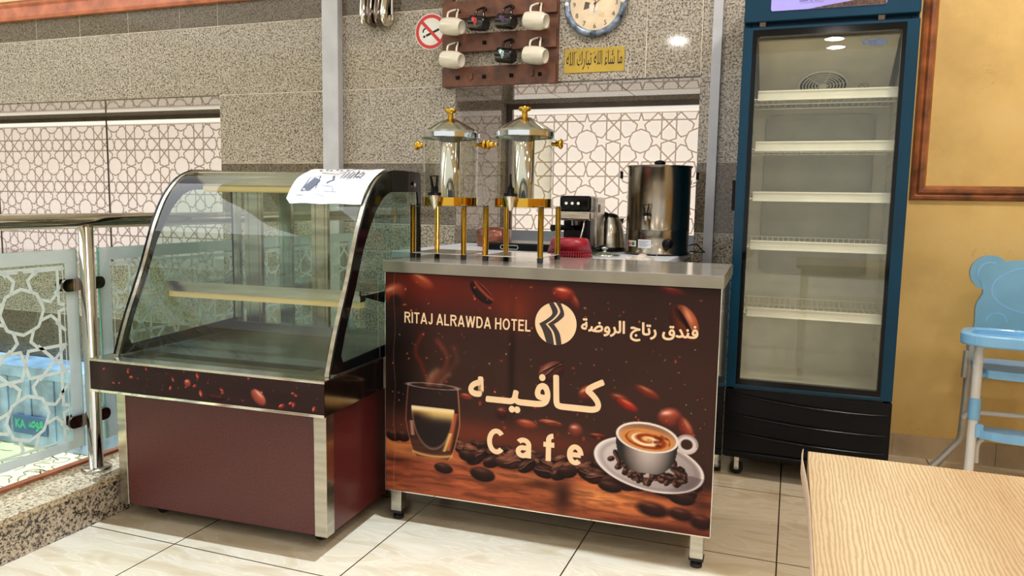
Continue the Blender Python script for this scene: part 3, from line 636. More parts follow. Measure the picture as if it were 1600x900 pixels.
    A.specks(120, (214, 110, 80), (0.02, 0.36, 1.06, 0.84), 0.0012, 0.0032, 4); A.specks(14, (176, 70, 50), (0.3, 0.36, 0.8, 0.6), 0.003, 0.005, 9); A.specks(30, (236, 220, 210), (0.02, 0.15, 1.06, 0.84), 0.0010, 0.0016, 12)
    # steam
    for (pts, w_, c_, k) in (([(0.165, 0.495), (0.21, 0.54), (0.225, 0.59), (0.19, 0.64)], 0.014, (190, 74, 58), 0.75), ([(0.155, 0.50), (0.13, 0.56), (0.11, 0.60), (0.135, 0.66)], 0.012, (150, 46, 36), 0.7),
                           ([(0.185, 0.49), (0.23, 0.54), (0.26, 0.58), (0.25, 0.62)], 0.016, (170, 84, 66), 0.5), ([(0.16, 0.49), (0.17, 0.52), (0.19, 0.54)], 0.018, (232, 170, 130), 0.7), ([(0.20, 0.49), (0.215, 0.515), (0.235, 0.53)], 0.012, (220, 150, 116), 0.6)):
        m_ = np.zeros_like(U)
        for p in smooth_path([(a, b, 0) for a, b in pts], 10): m_ = np.maximum(m_, np.exp(-((U - p[0]) ** 2 + (V - p[1]) ** 2) / w_ ** 2 * 2.2))
        A.over(m_ * k * (0.25 + 0.9 * A.noise(26, 20, 21)) * 0.62, c_)
    # heap of beans on the table
    r_ = random.Random(5)
    for row, (n_, dz, sc_) in enumerate(((26, 0.035, 0.8), (24, 0.014, 1.0), (18, -0.008, 1.15))):
        for k in range(n_):
            u = 0.245 + (1.06 - 0.245) * (k + r_.uniform(-0.3, 0.3)) / n_
            if row == 2 and (u < 0.30): continue
            v = 0.268 - 0.035 * (u - 0.24) + dz + r_.uniform(-0.008, 0.008); c_ = r_.choice([(84, 44, 36), (66, 34, 30), (130, 74, 56), (58, 30, 28)])
            A.bean(u, v, 0.030 * sc_, 0.018 * sc_, r_.uniform(-30, 35), c_, (24, 13, 13), (206, 150, 122), 0.15, r_.random() < 0.7, r_.uniform(0.15, 0.7))
    for (u, v, a_, b_) in ((0.03, 0.30, 0.03, 0.02), (0.065, 0.302, 0.026, 0.02), (0.215, 0.208, 0.034, 0.018), (0.355, 0.205, 0.044, 0.024), (0.30, 0.262, 0.03, 0.02), (0.78, 0.222, 0.038, 0.018), (1.0, 0.215, 0.04, 0.02)): A.bean(u, v, a_, b_, -5, (70, 40, 34), (20, 12, 12), (170, 110, 86), 0.2, False, 0.35)
    for (u, v, a_, b_) in ((0.915, 0.168, 0.05, 0.024), (1.0, 0.165, 0.04, 0.02), (1.062, 0.15, 0.035, 0.024)): A.bean(u, v, a_, b_, -5, (70, 34, 30), (28, 14, 14), (190, 110, 90), 0.5, False, 0.4)
    # double walled glass of espresso
    cx = 0.174; t = (V - 0.238) / (0.484 - 0.238); hw = np.where(t > 0.5, 0.090 + 0.008 * np.sin((1 - t) * math.pi), 0.055 + 0.043 * np.sqrt(np.clip(t * 2, 0, 1))); inn = (t > 0) & (t < 1) & (np.abs(U - cx) < hw)
    A.over(inn * 0.72, (40, 26, 26)); e_ = np.exp(-((np.abs(U - cx) - hw) / 0.0022) ** 2) * ((t > 0.0) & (t < 1)); A.over(e_ * np.where(U > cx, 0.85, 0.5), (206, 130, 92))
    li = 0.076 - 0.002 * t; liq = A.ell(cx, 0.41, 0.078, 0.145, 0, 0.04)[0] * (V < 0.412); A.over(liq, (38, 27, 27)); A.over(liq * (np.exp(-((A.ell(cx, 0.41, 0.078, 0.145)[1] ** 2 + A.ell(cx, 0.41, 0.078, 0.145)[2] ** 2) ** 0.5 - 0.97) ** 2 / 0.0015)) * 0.7, (150, 110, 96))
    cr = liq * np.clip((V - 0.368) / 0.03, 0, 1) ** 2; A.over(cr * 0.9, (206, 146, 60)); A.over(liq * np.exp(-((V - 0.405) / 0.009) ** 2), (255, 238, 204)); A.over(liq * np.exp(-((V - 0.392) / 0.02) ** 2) * np.clip((U - 0.12) * 12, 0, 0.7), (250, 214, 140))
    A.over(np.exp(-((U - 0.262 + (0.42 - V) * 0.2) / 0.008) ** 2) * (V > 0.27) * (V < 0.40) * 0.75, (226, 108, 60)); A.over(np.exp(-((U - 0.243 + (0.34 - V) * 0.35) / 0.006) ** 2) * (V > 0.265) * (V < 0.33) * 0.8, (255, 214, 120)); A.over(np.exp(-((U - 0.098 - (0.34 - V) * 0.1) / 0.007) ** 2) * (V > 0.31) * (V < 0.36) * 0.7, (240, 170, 140))
    A.over(np.exp(-((V - 0.244 - ((U - cx) * 3) ** 2 * 0.2) / 0.005) ** 2) * (np.abs(U - cx) < 0.075) * 0.9, (222, 160, 92))
    d_ = np.abs(np.sqrt(((U - cx) / 0.091) ** 2 + ((V - 0.485) / 0.009) ** 2) - 1); A.over(np.exp(-(d_ / 0.12) ** 2) * 0.7, (196, 176, 166))
    # saucer, beans on it, cup of cappuccino
    A.over(A.ell(0.90, 0.292, 0.175, 0.080, -7, 0.35)[0] * 0.5, (30, 16, 14))
    a, p, q = A.ell(0.895, 0.307, 0.170, 0.081, -8, 0.02); g_ = np.clip(0.62 - 0.35 * p + 0.1 * q, 0, 1)[..., None]; A.C = A.C * (1 - a[..., None]) + (np.array((132, 116, 118)) * (1 - g_) + np.array((216, 204, 204)) * g_) * a[..., None]
    d_ = np.sqrt(p * p + q * q); A.over(np.exp(-((d_ - 0.965) / 0.028) ** 2) * a * 0.9, (240, 230, 228)); A.over(np.exp(-((d_ - 0.86) / 0.05) ** 2) * a * 0.35, (120, 104, 106)); A.over(a * (q < 0) * np.clip((p - 0.4) * 2, 0, 0.7), (96, 82, 86)); A.over(np.exp(-((d_ - 0.975) / 0.02) ** 2) * a * 0.8, (236, 226, 224))
    for k in range(150):
        u_, v_ = r_.uniform(-1, 1), r_.uniform(-1, 1)
        if u_ * u_ + v_ * v_ > 1: continue
        u, v = 0.895 + u_ * 0.118, 0.297 + v_ * 0.050 - u_ * 0.014; A.bean(u, v, 0.0125, 0.0085, r_.uniform(0, 180), r_.choice([(96, 56, 46), (70, 40, 36), (120, 76, 62)]), (26, 14, 14), (196, 150, 130), 0.15, True, 0.4)
    hd = np.sqrt(((U - 1.008) / 0.033) ** 2 + ((V - 0.385) / 0.030) ** 2); A.over(np.clip((1.05 - hd) / 0.06, 0, 1) * np.clip((hd - 0.50) / 0.06, 0, 1), (206, 190, 190)); A.over(np.exp(-((hd - 0.92) / 0.07) ** 2) * (V > 0.38) * 0.8, (150, 132, 134)); A.over(np.exp(-((hd - 0.7) / 0.09) ** 2) * 0.6, (236, 226, 224))
    tt = np.clip((0.392 - V - 0.035 * (U - 0.89)) / 0.112, 0, 1.2); hw = 0.0945 * np.sqrt(np.clip(1 - tt ** 2.6, 0, 1)) * 0.82 + 0.0945 * 0.18 * (tt < 1); bd = (tt > 0) & (tt < 1.0) & (np.abs(U - 0.888 + 0.0 * tt) < hw)
    x_ = (U - 0.888) / 0.0945; sh = np.clip(0.95 - 0.45 * (x_ - 0.1) ** 2 * 2 - 0.35 * tt ** 2 - 0.15 * (x_ > 0) * x_, 0.2, 1)[..., None]; b_ = bd.astype(float)[..., None]; A.C = A.C * (1 - b_) + np.array((226, 208, 204)) * sh * b_
    A.over(np.exp(-((U - 0.84) / 0.02) ** 2 - ((V - 0.33) / 0.02) ** 2) * bd * 0.25, (140, 104, 96))
    a, p, q = A.ell(0.889, 0.393, 0.0955, 0.047, -4, 0.03); A.over(a, (238, 228, 222)); a, p, q = A.ell(0.889, 0.392, 0.088, 0.041, -4, 0.04); A.over(a, (206, 150, 104)); A.over(a * np.clip(q * 1.2, 0, 1), (150, 104, 80))
    a, p, q = A.ell(0.890, 0.386, 0.079, 0.033, -5, 0.08); A.over(a, (214, 140, 78)); rr = np.sqrt(p * p + q * q); th = np.arctan2(q, p); sw = 0.5 + 0.5 * np.sin(th * 1.0 + rr * 11.0 + 2 * A.noise(14, 14, 8)); A.over(a * (rr < 0.86) * np.clip(sw * 1.6 - 0.55, 0, 1), (146, 58, 22)); A.over(a * (rr < 0.62) * np.clip(1.1 - sw * 1.8, 0, 1), (250, 226, 192))
    A.over(a * (p > 0.25) * (rr < 0.9) * np.clip(A.noise(60, 60, 4) * 4 - 1.9, 0, 0.9), (110, 40, 18)); A.over(np.exp(-((rr - 0.12) / 0.1) ** 2) * a * 0.8, (236, 170, 110))
    # light scuffs in the film
    A.over(np.exp(-((U - 0.032 - 0.003 * np.sin(V * 30)) / 0.0012) ** 2) * 0.35, (200, 150, 130)); return A

# ------------------------------------------------------------------ serving counter
ctr = thing('serving_counter', 'stainless steel topped cafe counter faced with a dark brown printed coffee panel', 'counter', (-1.272, 2.237, 0), R(1.6))
W_, D_ = 1.087, 0.462
wt = MB(); wt.box(-0.004, -0.020, 0.861, W_ + 0.010, D_ + 0.008, 0.897); wt.build('worktop', ['steel_lip'], ctr, bevel=0.002)
MB().box(-0.001, -0.017, 0.8972, W_ + 0.007, D_ + 0.005, 0.8982).build('worktop_sheet', 'steel_sheen', ctr)
b = MB(); b.box(0.0, 0.0, 0.107, W_ - 0.0005, 0.018, 0.860); b.build('front_board', 'black', ctr)
cafe_art().build('front_graphic', ctr, lambda u, v: (u, -0.0015, v))
b = MB(); b.box(-0.002, -0.003, 0.104, W_ + 0.001, 0.016, 0.1075); b.box(-0.0025, -0.003, 0.104, -0.0005, 0.016, 0.86); b.build('edge_trim', 'chrome', ctr)
b = MB(); b.box(W_, 0.002, 0.107, W_ + 0.002, D_, 0.860); b.build('side_panel', 'chrome', ctr)
b = MB(); b.box(-0.002, 0.003, 0.107, 0.006, D_, 0.860); b.build('side_panel', 'chrome', ctr)
b = MB(); b.box(0.007, 0.019, 0.107, W_ - 0.004, D_ - 0.004, 0.125); b.box(0.007, D_ - 0.02, 0.125, W_ - 0.004, D_ - 0.004, 0.86); b.build('carcass', 'steel', ctr)
for (x, y) in ((0.036, 0.022), (1.05, 0.022), (0.036, D_ - 0.022), (1.05, D_ - 0.022)):
    l = MB().box(x - 0.020, y - 0.02, 0.030, x + 0.020, y + 0.02, 0.106).build('leg', 'steel', ctr, bevel=0.002)
    MB().box(x - 0.022, y - 0.022, 0.024, x + 0.022, y + 0.022, 0.031).cyl((x, y, 0), 0.018, 0.012).cyl((x, y, 0.010), 0.012, 0.015).build('foot', 'rubber', l)
lt = MB(); s_ = ctr
block_letters(lt, 'RITAJ ALRAWDA HOTEL', 0.070, 0.511, 0.693, 0.730, -0.0024)
ff = lambda *a: ''.join(chr(c) for c in a)[::-1]
HOTEL_AR = ff(0xFED3, 0xFEE8, 0xFEAA, 0xFED5, 0x20, 0xFEAD, 0xFE97, 0xFE8E, 0xFE9D, 0x20, 0xFE8D, 0xFEDF, 0xFEAE, 0xFEED, 0xFEBF, 0xFE94)
text_mesh(lt, HOTEL_AR, 0.674, 1.028, 0.687, 0.748, -0.0024, bold=0.03)
CAFE_AR = ff(0xFEDB, 0x640, 0x640, 0xFE8E, 0xFED3, 0x640, 0xFEF4, 0x640, 0x640, 0xFEEA)
text_mesh(lt, CAFE_AR, 0.302, 0.754, 0.425, 0.562, -0.0024, bold=0.03)
block_letters(lt, 'Cafe', 0.370, 0.692, 0.280, 0.366, -0.0024, w=0.19, gap=0.46)
lt.build('lettering', 'letter', ctr)
lg = MB(); cx, cz, r = 0.593, 0.724, 0.067
lg.add([(cx + r * math.cos(2 * math.pi * k / 64), -0.0024, cz + r * math.sin(2 * math.pi * k / 64)) for k in range(64)], [tuple(range(64))], 0)
def band(L_, R_, d):
    n_ = len(L_); lg.add([(cx + p[0] * r, d, cz + p[1] * r) for p in L_] + [(cx + p[0] * r, d, cz + p[1] * r) for p in R_], [(i, i + 1, n_ + i + 1, n_ + i) for i in range(n_ - 1)], 1)
sp = lambda q: smooth_path([(a, b_, 0) for a, b_ in q], 8)
for k_, (A1, A2, B1, B2) in enumerate((([(-.36, .96), (-.17, .50), (-.40, .22), (-.80, -.04)], [(-.80, -.04), (-.62, -.36), (-.42, -.93)], [(-.15, 1.02), (.09, .60), (-.10, .26), (-.48, -.04)], [(-.48, -.04), (-.18, -.42), (-.05, -1.02)]),
                                       ([(-.03, 1.02), (.20, .60), (.00, .26), (-.38, -.04)], [(-.38, -.04), (-.08, -.42), (.06, -1.02)], [(.22, .99), (.40, .47), (.22, .20), (-.08, -.03)], [(-.08, -.03), (.20, -.44), (.31, -.97)]))):
    band(sp(A1), sp(B1), -0.0027); band(sp(A2), sp(B2), -0.00275)
lg.build('emblem', ['letter', 'letter_dark'], ctr)

# ------------------------------------------------------------------ refrigerated display case
K = thing('display_case', 'curved glass refrigerated display case with maroon base beside the counter', 'display case', (-1.312, 1.938, 0), R(2.3))
u0, u1 = -0.808, 0.0; dd = 0.60
MB().box(u0 + 0.03, 0.012, 0.05, u1 - 0.03, dd, 0.46).build('base_body', 'black', K)
MB().box(u0 + 0.036, 0.0, 0.05, u1 - 0.040, 0.014, 0.46).build('front_panel', 'maroon', K)
MB().box(u1 - 0.014, 0.040, 0.05, u1 - 0.001, dd, 0.46).build('side_panel', 'maroon_side', K)
MB().box(u0 + 0.001, 0.040, 0.05, u0 + 0.014, dd, 0.46).build('side_panel', 'maroon_side', K)
for (a, b_) in ((u1 - 0.042, u1), (u0, u0 + 0.037)):
    MB().box(a, -0.004, 0.048, b_ + (0.002 if a > -0.1 else 0), 0.042, 0.46).build('corner_strip', 'steel', K, bevel=0.002)
for (x, y) in ((-0.70, 0.08), (-0.07, 0.08), (-0.70, 0.52), (-0.07, 0.52)):
    cs = MB().cyl((x, y - 0.012, 0.022), 0.022, 0.024, 'y', mi=0).build('caster', 'rubber', K); MB().box(x - 0.016, y - 0.016, 0.036, x + 0.016, y + 0.016, 0.0505).build('bracket', 'steel', cs)
# projecting deck
DX0, DX1, DY = -0.829, 0.048, -0.084
MB().box(DX0 + 0.002, DY + 0.002, 0.468, DX1 - 0.002, dd + 0.02, 0.566).build('deck_body', 'black', K)
A = Art(DX0, 0.468, DX1, 0.562, 0.0021, (44, 28, 28)); A.over(A.noise(6, 2, 3) * 0.8 - 0.2, (58, 42, 40)); A.glow(-0.77, 0.51, 0.04, 0.05, (76, 62, 58), 0.5)
r_ = random.Random(8)
for k in range(22):
    u = r_.uniform(-0.78, 0.02); v = r_.uniform(0.478, 0.555); s_ = r_.uniform(0.004, 0.009)
    A.bean(u, v, s_ * 1.3, s_ * 0.8, r_.uniform(0, 180), r_.choice([(190, 60, 50), (150, 60, 50), (206, 90, 70)]), (90, 26, 26), (250, 180, 160), 0.5, False, 0.8)
A.bean(-0.335, 0.484, 0.034, 0.010, -3, (60, 30, 28), (34, 20, 20), (190, 70, 56), 0.2, True, 0.2); A.bean(-0.18, 0.50, 0.03, 0.018, -40, (200, 110, 90), (120, 50, 40), (250, 200, 180), 0.3, False); A.bean(-0.44, 0.52, 0.012, 0.012, 0, (196, 90, 76), (110, 40, 36), (250, 200, 190), 0.4, False)
A.specks(34, (180, 90, 76), (-0.8, 0.47, 0.04, 0.56), 0.001, 0.0022, 3)
A.build('deck_graphic', K, lambda u, v: (u, DY - 0.0008, v))
MB().box(DX0, DY - 0.001, 0.560, DX1, DY + 0.010, 0.5665).box(DX0, DY - 0.004, 0.459, DX1, DY + 0.012, 0.468).build('deck_trim', 'chrome', K, bevel=0.001)
MB().box(DX1 - 0.004, DY + 0.001, 0.462, DX1, dd + 0.02, 0.5645).build('deck_side', 'chrome_dark', K)
MB().box(DX0, DY + 0.001, 0.462, DX0 + 0.004, dd + 0.02, 0.5645).build('deck_side', 'chrome_dark', K)
d = MB(); d.box(DX0, DY, 0.5655, DX1, -0.029, 0.569); d.box(0.037, -0.029, 0.5655, DX1, dd + 0.02, 0.569); d.box(DX0, -0.029, 0.5655, -0.777, dd + 0.02, 0.569); d.build('deck_top', 'steel', K)
d = MB(); d.box(-0.775, 0.088, 0.562, 0.034, dd, 0.5672, 0); d.box(-0.775, -0.0285, 0.562, 0.034, 0.088, 0.5672, 2)
for k in range(74):
    x = -0.665 + k * 0.0082; d.prism([(x, 0.022), (x + 0.0035, 0.022), (x + 0.0115, 0.078), (x + 0.008, 0.078)], 0.5673, 0.5678, 'xy', 1)
d.build('floor_plate', ['caseplate', 'black', 'steel_lip'], K)
# curved glass body
prof_o = smooth_path([(-0.034, 0.569, 0), (-0.006, 0.645, 0), (0.024, 0.716, 0), (0.060, 0.79, 0), (0.095, 0.866, 0), (0.125, 0.94, 0), (0.155, 1.01, 0), (0.205, 1.095, 0), (0.268, 1.157, 0), (0.33, 1.186, 0), (0.40, 1.196, 0), (0.60, 1.196, 0)], 5)
prof_o = [(p[0], p[1]) for p in prof_o]
def offset_curve(P, d):
    out = []
    for i in range(len(P)):
        a, b_ = P[max(i - 1, 0)], P[min(i + 1, len(P) - 1)]; dx, dz = b_[0] - a[0], b_[1] - a[1]; l = math.hypot(dx, dz); out.append((P[i][0] + dz / l * d, P[i][1] - dx / l * d))
    return out
def strip(mb, P, xa, xb, mi=0):
    n = len(P); mb.add([(xa, a, b_) for a, b_ in P] + [(xb, a, b_) for a, b_ in P], [(i, i + 1, n + i + 1, n + i) for i in range(n - 1)], mi, True)
GX0, GX1 = -0.775, 0.036
g = MB(); strip(g, prof_o[:52], GX0 + 0.022, GX1 - 0.022); g.build('front_glass', 'glass_case', K)
for (xa, xb) in ((GX0 + 0.002, GX0 + 0.017), (GX1 - 0.017, GX1 - 0.002)):
    g = MB(); n = len(prof_o); oc = offset_curve(prof_o, -0.003); ic = offset_curve(prof_o, 0.006)
    strip(g, oc, xa, xb); strip(g, ic, xa, xb)
    for x in (xa, xb): g.add([(x, a, b_) for a, b_ in oc] + [(x, a, b_) for a, b_ in ic], [(i, i + 1, n + i + 1, n + i) for i in range(n - 1)])
    g.build('edge_strip', 'steel', K)
for (xa, xb, nm) in ((GX0 - 0.004, GX0 + 0.002, 'glass_side'), (GX1 - 0.002, GX1 + 0.004, 'glass_side')):
    # black printed border round a clear side pane
    outer = offset_curve(prof_o, -0.005) + [(0.60, 0.569)]
    inner = [(0.018, 0.600), (0.038, 0.655), (0.055, 0.70), (0.09, 0.77), (0.12, 0.83), (0.145, 0.89), (0.17, 0.945), (0.205, 1.00), (0.245, 1.055), (0.30, 1.105), (0.35, 1.125), (0.575, 1.13), (0.575, 0.615)]
    def resample(P, n_):
        P = P + [P[0]]; L_ = [0]
        for i in range(len(P) - 1): L_.append(L_[-1] + math.dist(P[i], P[i + 1]))
        return [(float(np.interp(t_, L_, [p[0] for p in P])), float(np.interp(t_, L_, [p[1] for p in P]))) for t_ in np.linspace(0, L_[-1], n_, endpoint=False)]
    # walk both loops by angle about a common centre so they match up
    ctr_ = (0.33, 0.84)
    def by_angle(P, n_=96):
        Q = resample(P, 900); an = np.array([math.atan2(q[1] - ctr_[1], q[0] - ctr_[0]) for q in Q]); out = []
        for k in range(n_):
            a_ = -math.pi + 2 * math.pi * (k + 0.5) / n_; j = int(np.argmin(np.abs(np.angle(np.exp(1j * (an - a_)))))); out.append(Q[j])
        return out
    bo, bi = by_angle(outer), by_angle(inner)
    br = MB().ring(bo, bi, xa, xb, 'yz').build('side_border', 'black_gloss', K)
    MB().add([((xa + xb) / 2, a, b_) for a, b_ in bi], [tuple(range(len(bi)))]).build('side_pane', 'glass_side', br)
MB().box(GX0 + 0.004, 0.36, 1.178, GX1 - 0.004, 0.60, 1.190).build('top_panel', 'steel', K, bevel=0.002)
lf = MB().box(-0.715, 0.335, 1.118, -0.02, 0.375, 1.142).build('light_fitting', 'led_warm', K, bevel=0.006)
MB().box(-0.73, 0.33, 1.142, -0.01, 0.385, 1.178).build('light_housing', 'steel', K)
# rear frame and sliding doors
for (xa, xb, yy) in ((GX0 + 0.004, GX0 + 0.03, 0.575), (-0.705, -0.630, 0.560), (-0.560, -0.505, 0.580), (-0.405, -0.335, 0.565), (GX1 - 0.03, GX1 - 0.004, 0.575)):
    f = MB(); f.box(xa, yy, 0.60, xb, yy + 0.018, 1.15); f.box(xa + 0.012, yy - 0.003, 0.60, xa + 0.018, yy, 1.15); f.box(xb - 0.018, yy - 0.003, 0.60, xb - 0.012, yy, 1.15); f.build('rear_post', 'steel', K)
MB().box(GX0 + 0.004, 0.555, 1.13, GX1 - 0.004, 0.60, 1.178).build('rear_rail', 'steel', K)
MB().box(GX0 + 0.004, 0.555, 0.5673, GX1 - 0.004, 0.60, 0.605).build('rear_rail', 'steel', K)
MB().box(GX0 + 0.03, 0.568, 0.605, -0.37, 0.571, 1.13).build('sliding_door', 'glass', K)
MB().box(-0.50, 0.585, 0.605, GX1 - 0.03, 0.588, 1.13).build('sliding_door', 'glass', K)
MB().cyl((GX1 + 0.004, 0.535, 1.155), 0.012, 0.006, 'x', mi=0).build('door_lock', 'chrome', K)
# inner shelf
sh = MB().box(-0.745, 0.17, 0.795, 0.028, 0.52, 0.801).build('shelf', 'glass', K)
MB().box(-0.745, 0.160, 0.790, 0.028, 0.172, 0.806).box(-0.738, 0.165, 0.770, 0.028, 0.20, 0.790).build('shelf_rail', 'steel', sh)
MB().box(-0.73, 0.170, 0.750, 0.026, 0.198, 0.771).build('shelf_light', 'led_warm', sh)
for x in (-0.72, -0.37, 0.01): MB().prism([(0.20, 0.785), (0.55, 0.785), (0.55, 0.70)], x - 0.002, x + 0.002, 'yz').build('shelf_bracket', 'steel', sh)
# sheet of paper draped over the curved glass
pp = [(p[0], p[1]) for p in prof_o if 1.065 < p[1] and p[0] < 0.42]; oc = offset_curve(pp, -0.006)
pv = MB(); n = len(oc); m_ = 12
for i, (a, b_) in enumerate(oc):
    for k in range(m_ + 1):
        t_ = k / m_; xx = -0.265 + t_ * 0.285 + (0.02 if i == 0 else 0) * (1 - t_); lift = 0.004 * math.sin(t_ * 7 + i * 0.3) ** 2
        pv.v.append((xx, a - lift, b_ + lift * 0.6))
for i in range(n - 1):
    for k in range(m_): pv.f.append((i * (m_ + 1) + k, i * (m_ + 1) + k + 1, (i + 1) * (m_ + 1) + k + 1, (i + 1) * (m_ + 1) + k)); pv.m.append(0); pv.s.append(True)
P_ = pv.build('paper_sheet', 'paper')
P_.location = K.location; P_.rotation_euler = K.rotation_euler
tag(P_, 'white printed paper sheet draped over the curved glass of the display case', 'paper')
# sketchy drawing on the sheet
ik = MB(); cum = [0]
for i in range(n - 1): cum.append(cum[-1] + math.dist(oc[i], oc[i + 1]))
oc2 = offset_curve(pp, -0.0115)
def onp_(x, t_): s2 = t_ * cum[-1]; return (x, float(np.interp(s2, cum, [q[0] for q in oc2])), float(np.interp(s2, cum, [q[1] for q in oc2])))
def stroke(pts, w_=0.0016):
    w_ *= 1.5
    P = [onp_(*p) for p in pts]; n_ = len(P); vs_ = []
    for i in range(n_):
        a = Vector(P[max(i - 1, 0)]); b_ = Vector(P[min(i + 1, n_ - 1)]); t_ = (b_ - a).normalized(); nn = Vector((0, -0.6, 0.8)); s2 = t_.cross(nn).normalized() * w_ / 2; vs_ += [tuple(Vector(P[i]) + s2), tuple(Vector(P[i]) - s2)]
    ik.add(vs_, [(2 * i, 2 * i + 1, 2 * i + 3, 2 * i + 2) for i in range(n_ - 1)])
stroke([(-0.22, .2), (-0.215, .45), (-0.18, .5), (-0.17, .25), (-0.22, .2)], 0.003); stroke([(-0.21, .25), (-0.19, .45)], 0.012); stroke([(-0.2, .22), (-0.175, .42)], 0.012)
stroke([(-0.15, .2), (-0.07, .18), (-0.05, .3), (-0.02, .4), (-0.03, .6), (-0.06, .55), (-0.08, .35), (-0.10, .3)]); stroke([(-0.19, .6), (-0.12, .55), (-0.09, .75), (-0.06, .9)]); stroke([(-0.03, .7), (-0.01, .85), (-0.08, .92), (-0.16, .88)]); stroke([(-0.23, .12), (-0.15, .14), (-0.12, .1)]); stroke([(-0.14, .35), (-0.12, .42), (-0.13, .5)], 0.006); stroke([(-0.155, .3), (-0.11, .28), (-0.10, .2)]); stroke([(-0.06, .7), (-0.05, .5), (-0.03, .48)], 0.003)
for k in range(7): stroke([(-0.10 + 0.012 * k, .45), (-0.098 + 0.012 * k, .6 + 0.03 * (k % 3))], 0.0025)
for k in range(6): stroke([(-0.21 + 0.02 * k, .68 + 0.03 * (k % 2)), (-0.205 + 0.02 * k, .71 + 0.03 * (k % 2))], 0.005)
ik.build('drawing', 'ink', P_)

# ------------------------------------------------------------------ drink dispensers
def dispenser(x, y, label, handle_kind):
    t = thing('drink_dispenser', label, 'drink dispenser', (x, y, 0.8985), 0)
    for (a, b_) in ((-1, -1), (1, -1), (1, 1), (-1, 1)):
        l = MB().cyl((a * 0.098, b_ * 0.098, 0.016), 0.0095, 0.170, seg=20).build('leg', 'gold', t)
        MB().cyl((a * 0.098, b_ * 0.098, 0.0), 0.0095, 0.017, r2=0.011, seg=16).build('foot', 'rubber', l)
        MB().cyl((a * 0.098, b_ * 0.098, 0.186), 0.0098, 0.003, seg=16).build('cap', 'chrome', l)
    MB().box(-0.106, -0.106, 0.017, 0.106, 0.106, 0.0195).build('base_tray', 'steel_sheen', t)
    MB().box(-0.108, -0.108, 0.180, 0.108, 0.108, 0.1835).build('support_plate', 'acrylic', t)
    MB().lathe([(0.0001, 0.1838), (0.098, 0.1838)], seg=48).lathe([(0.0985, 0.184), (0.0985, 0.213)], seg=48).lathe([(0.0985, 0.213), (0.094, 0.213)], seg=48).build('base_ring', 'gold', t)
    MB().lathe([(0.097, 0.211), (0.099, 0.436)], seg=48).build('tank', 'acrylic', t)
    MB().lathe([(0.0001, 0.214), (0.037, 0.214), (0.037, 0.214), (0.037, 0.430)], seg=32).build('ice_tube', 'chrome', t)
    MB().lathe([(0.100, 0.420), (0.1045, 0.422)], seg=48).lathe([(0.1045, 0.422), (0.1045, 0.438)], seg=48).lathe([(0.1045, 0.438), (0.098, 0.446)], seg=48).lathe([(0.098, 0.446), (0.060, 0.468), (0.022, 0.488), (0.0001, 0.492)], seg=48).build('lid', 'silver', t)
    MB().lathe([(0.011, 0.487), (0.009, 0.508), (0.020, 0.512), (0.022, 0.518), (0.020, 0.524), (0.0001, 0.526)], seg=24).build('knob', 'gold', t)
    for s_ in (-1, 1):
        MB().lathe([(0.006, s_ * 0.098), (0.006, s_ * 0.112), (0.010, s_ * 0.114), (0.008, s_ * 0.120), (0.015, s_ * 0.126), (0.018, s_ * 0.132), (0.012, s_ * 0.137), (0.0001, s_ * 0.138)], (0, 0, 0.398), 20, 'x').build('side_knob', 'gold', t)
    tp = MB().lathe([(0.009, -0.096), (0.010, -0.125), (0.0001, -0.131)], (0, 0, 0.207), 16, 'y').lathe([(0.021, 0.222), (0.021, 0.214), (0.017, 0.203), (0.009, 0.178), (0.006, 0.172)], (0, -0.126, 0), 20).build('tap', 'chrome', t)
    h = MB().cyl((0, -0.126, 0.219), 0.023, 0.010).cyl((0, -0.126, 0.228), 0.013, 0.02)
    if handle_kind: h.tube([(-0.006, -0.126, 0.240), (-0.013, -0.130, 0.285), (0.013, -0.130, 0.285), (0.006, -0.126, 0.240)], 0.0052, 8)
    else: h.tube([(0, -0.126, 0.24), (0, -0.127, 0.262), (0, -0.129, 0.292)], [0.010, 0.004, 0.0035], 8)
    h.build('tap_handle', 'black', tp)
dispenser(-1.160, 2.50, 'clear drink dispenser on brass legs nearer the display case, black loop tap handle', True)
dispenser(-0.882, 2.50, 'clear drink dispenser on brass legs nearer the steel urn, thin straight tap lever', False)

# ------------------------------------------------------------------ white table behind the counter, with its things
TZ = 0.880
tb = thing('back_table', 'white topped service table under the window behind the counter', 'table', (-0.93, 3.30, 0))
MB().box(-0.70, -0.385, TZ - 0.03, 0.475, 0.405, TZ).build('tabletop', 'tabletop_white', tb, bevel=0.003)
for (a, b_) in ((-0.66, -0.35), (0.43, -0.35), (0.43, 0.36), (-0.66, 0.36)): MB().box(a - 0.02, b_ - 0.02, 0, a + 0.02, b_ + 0.02, TZ - 0.03).build('leg', 'white_metal', tb)
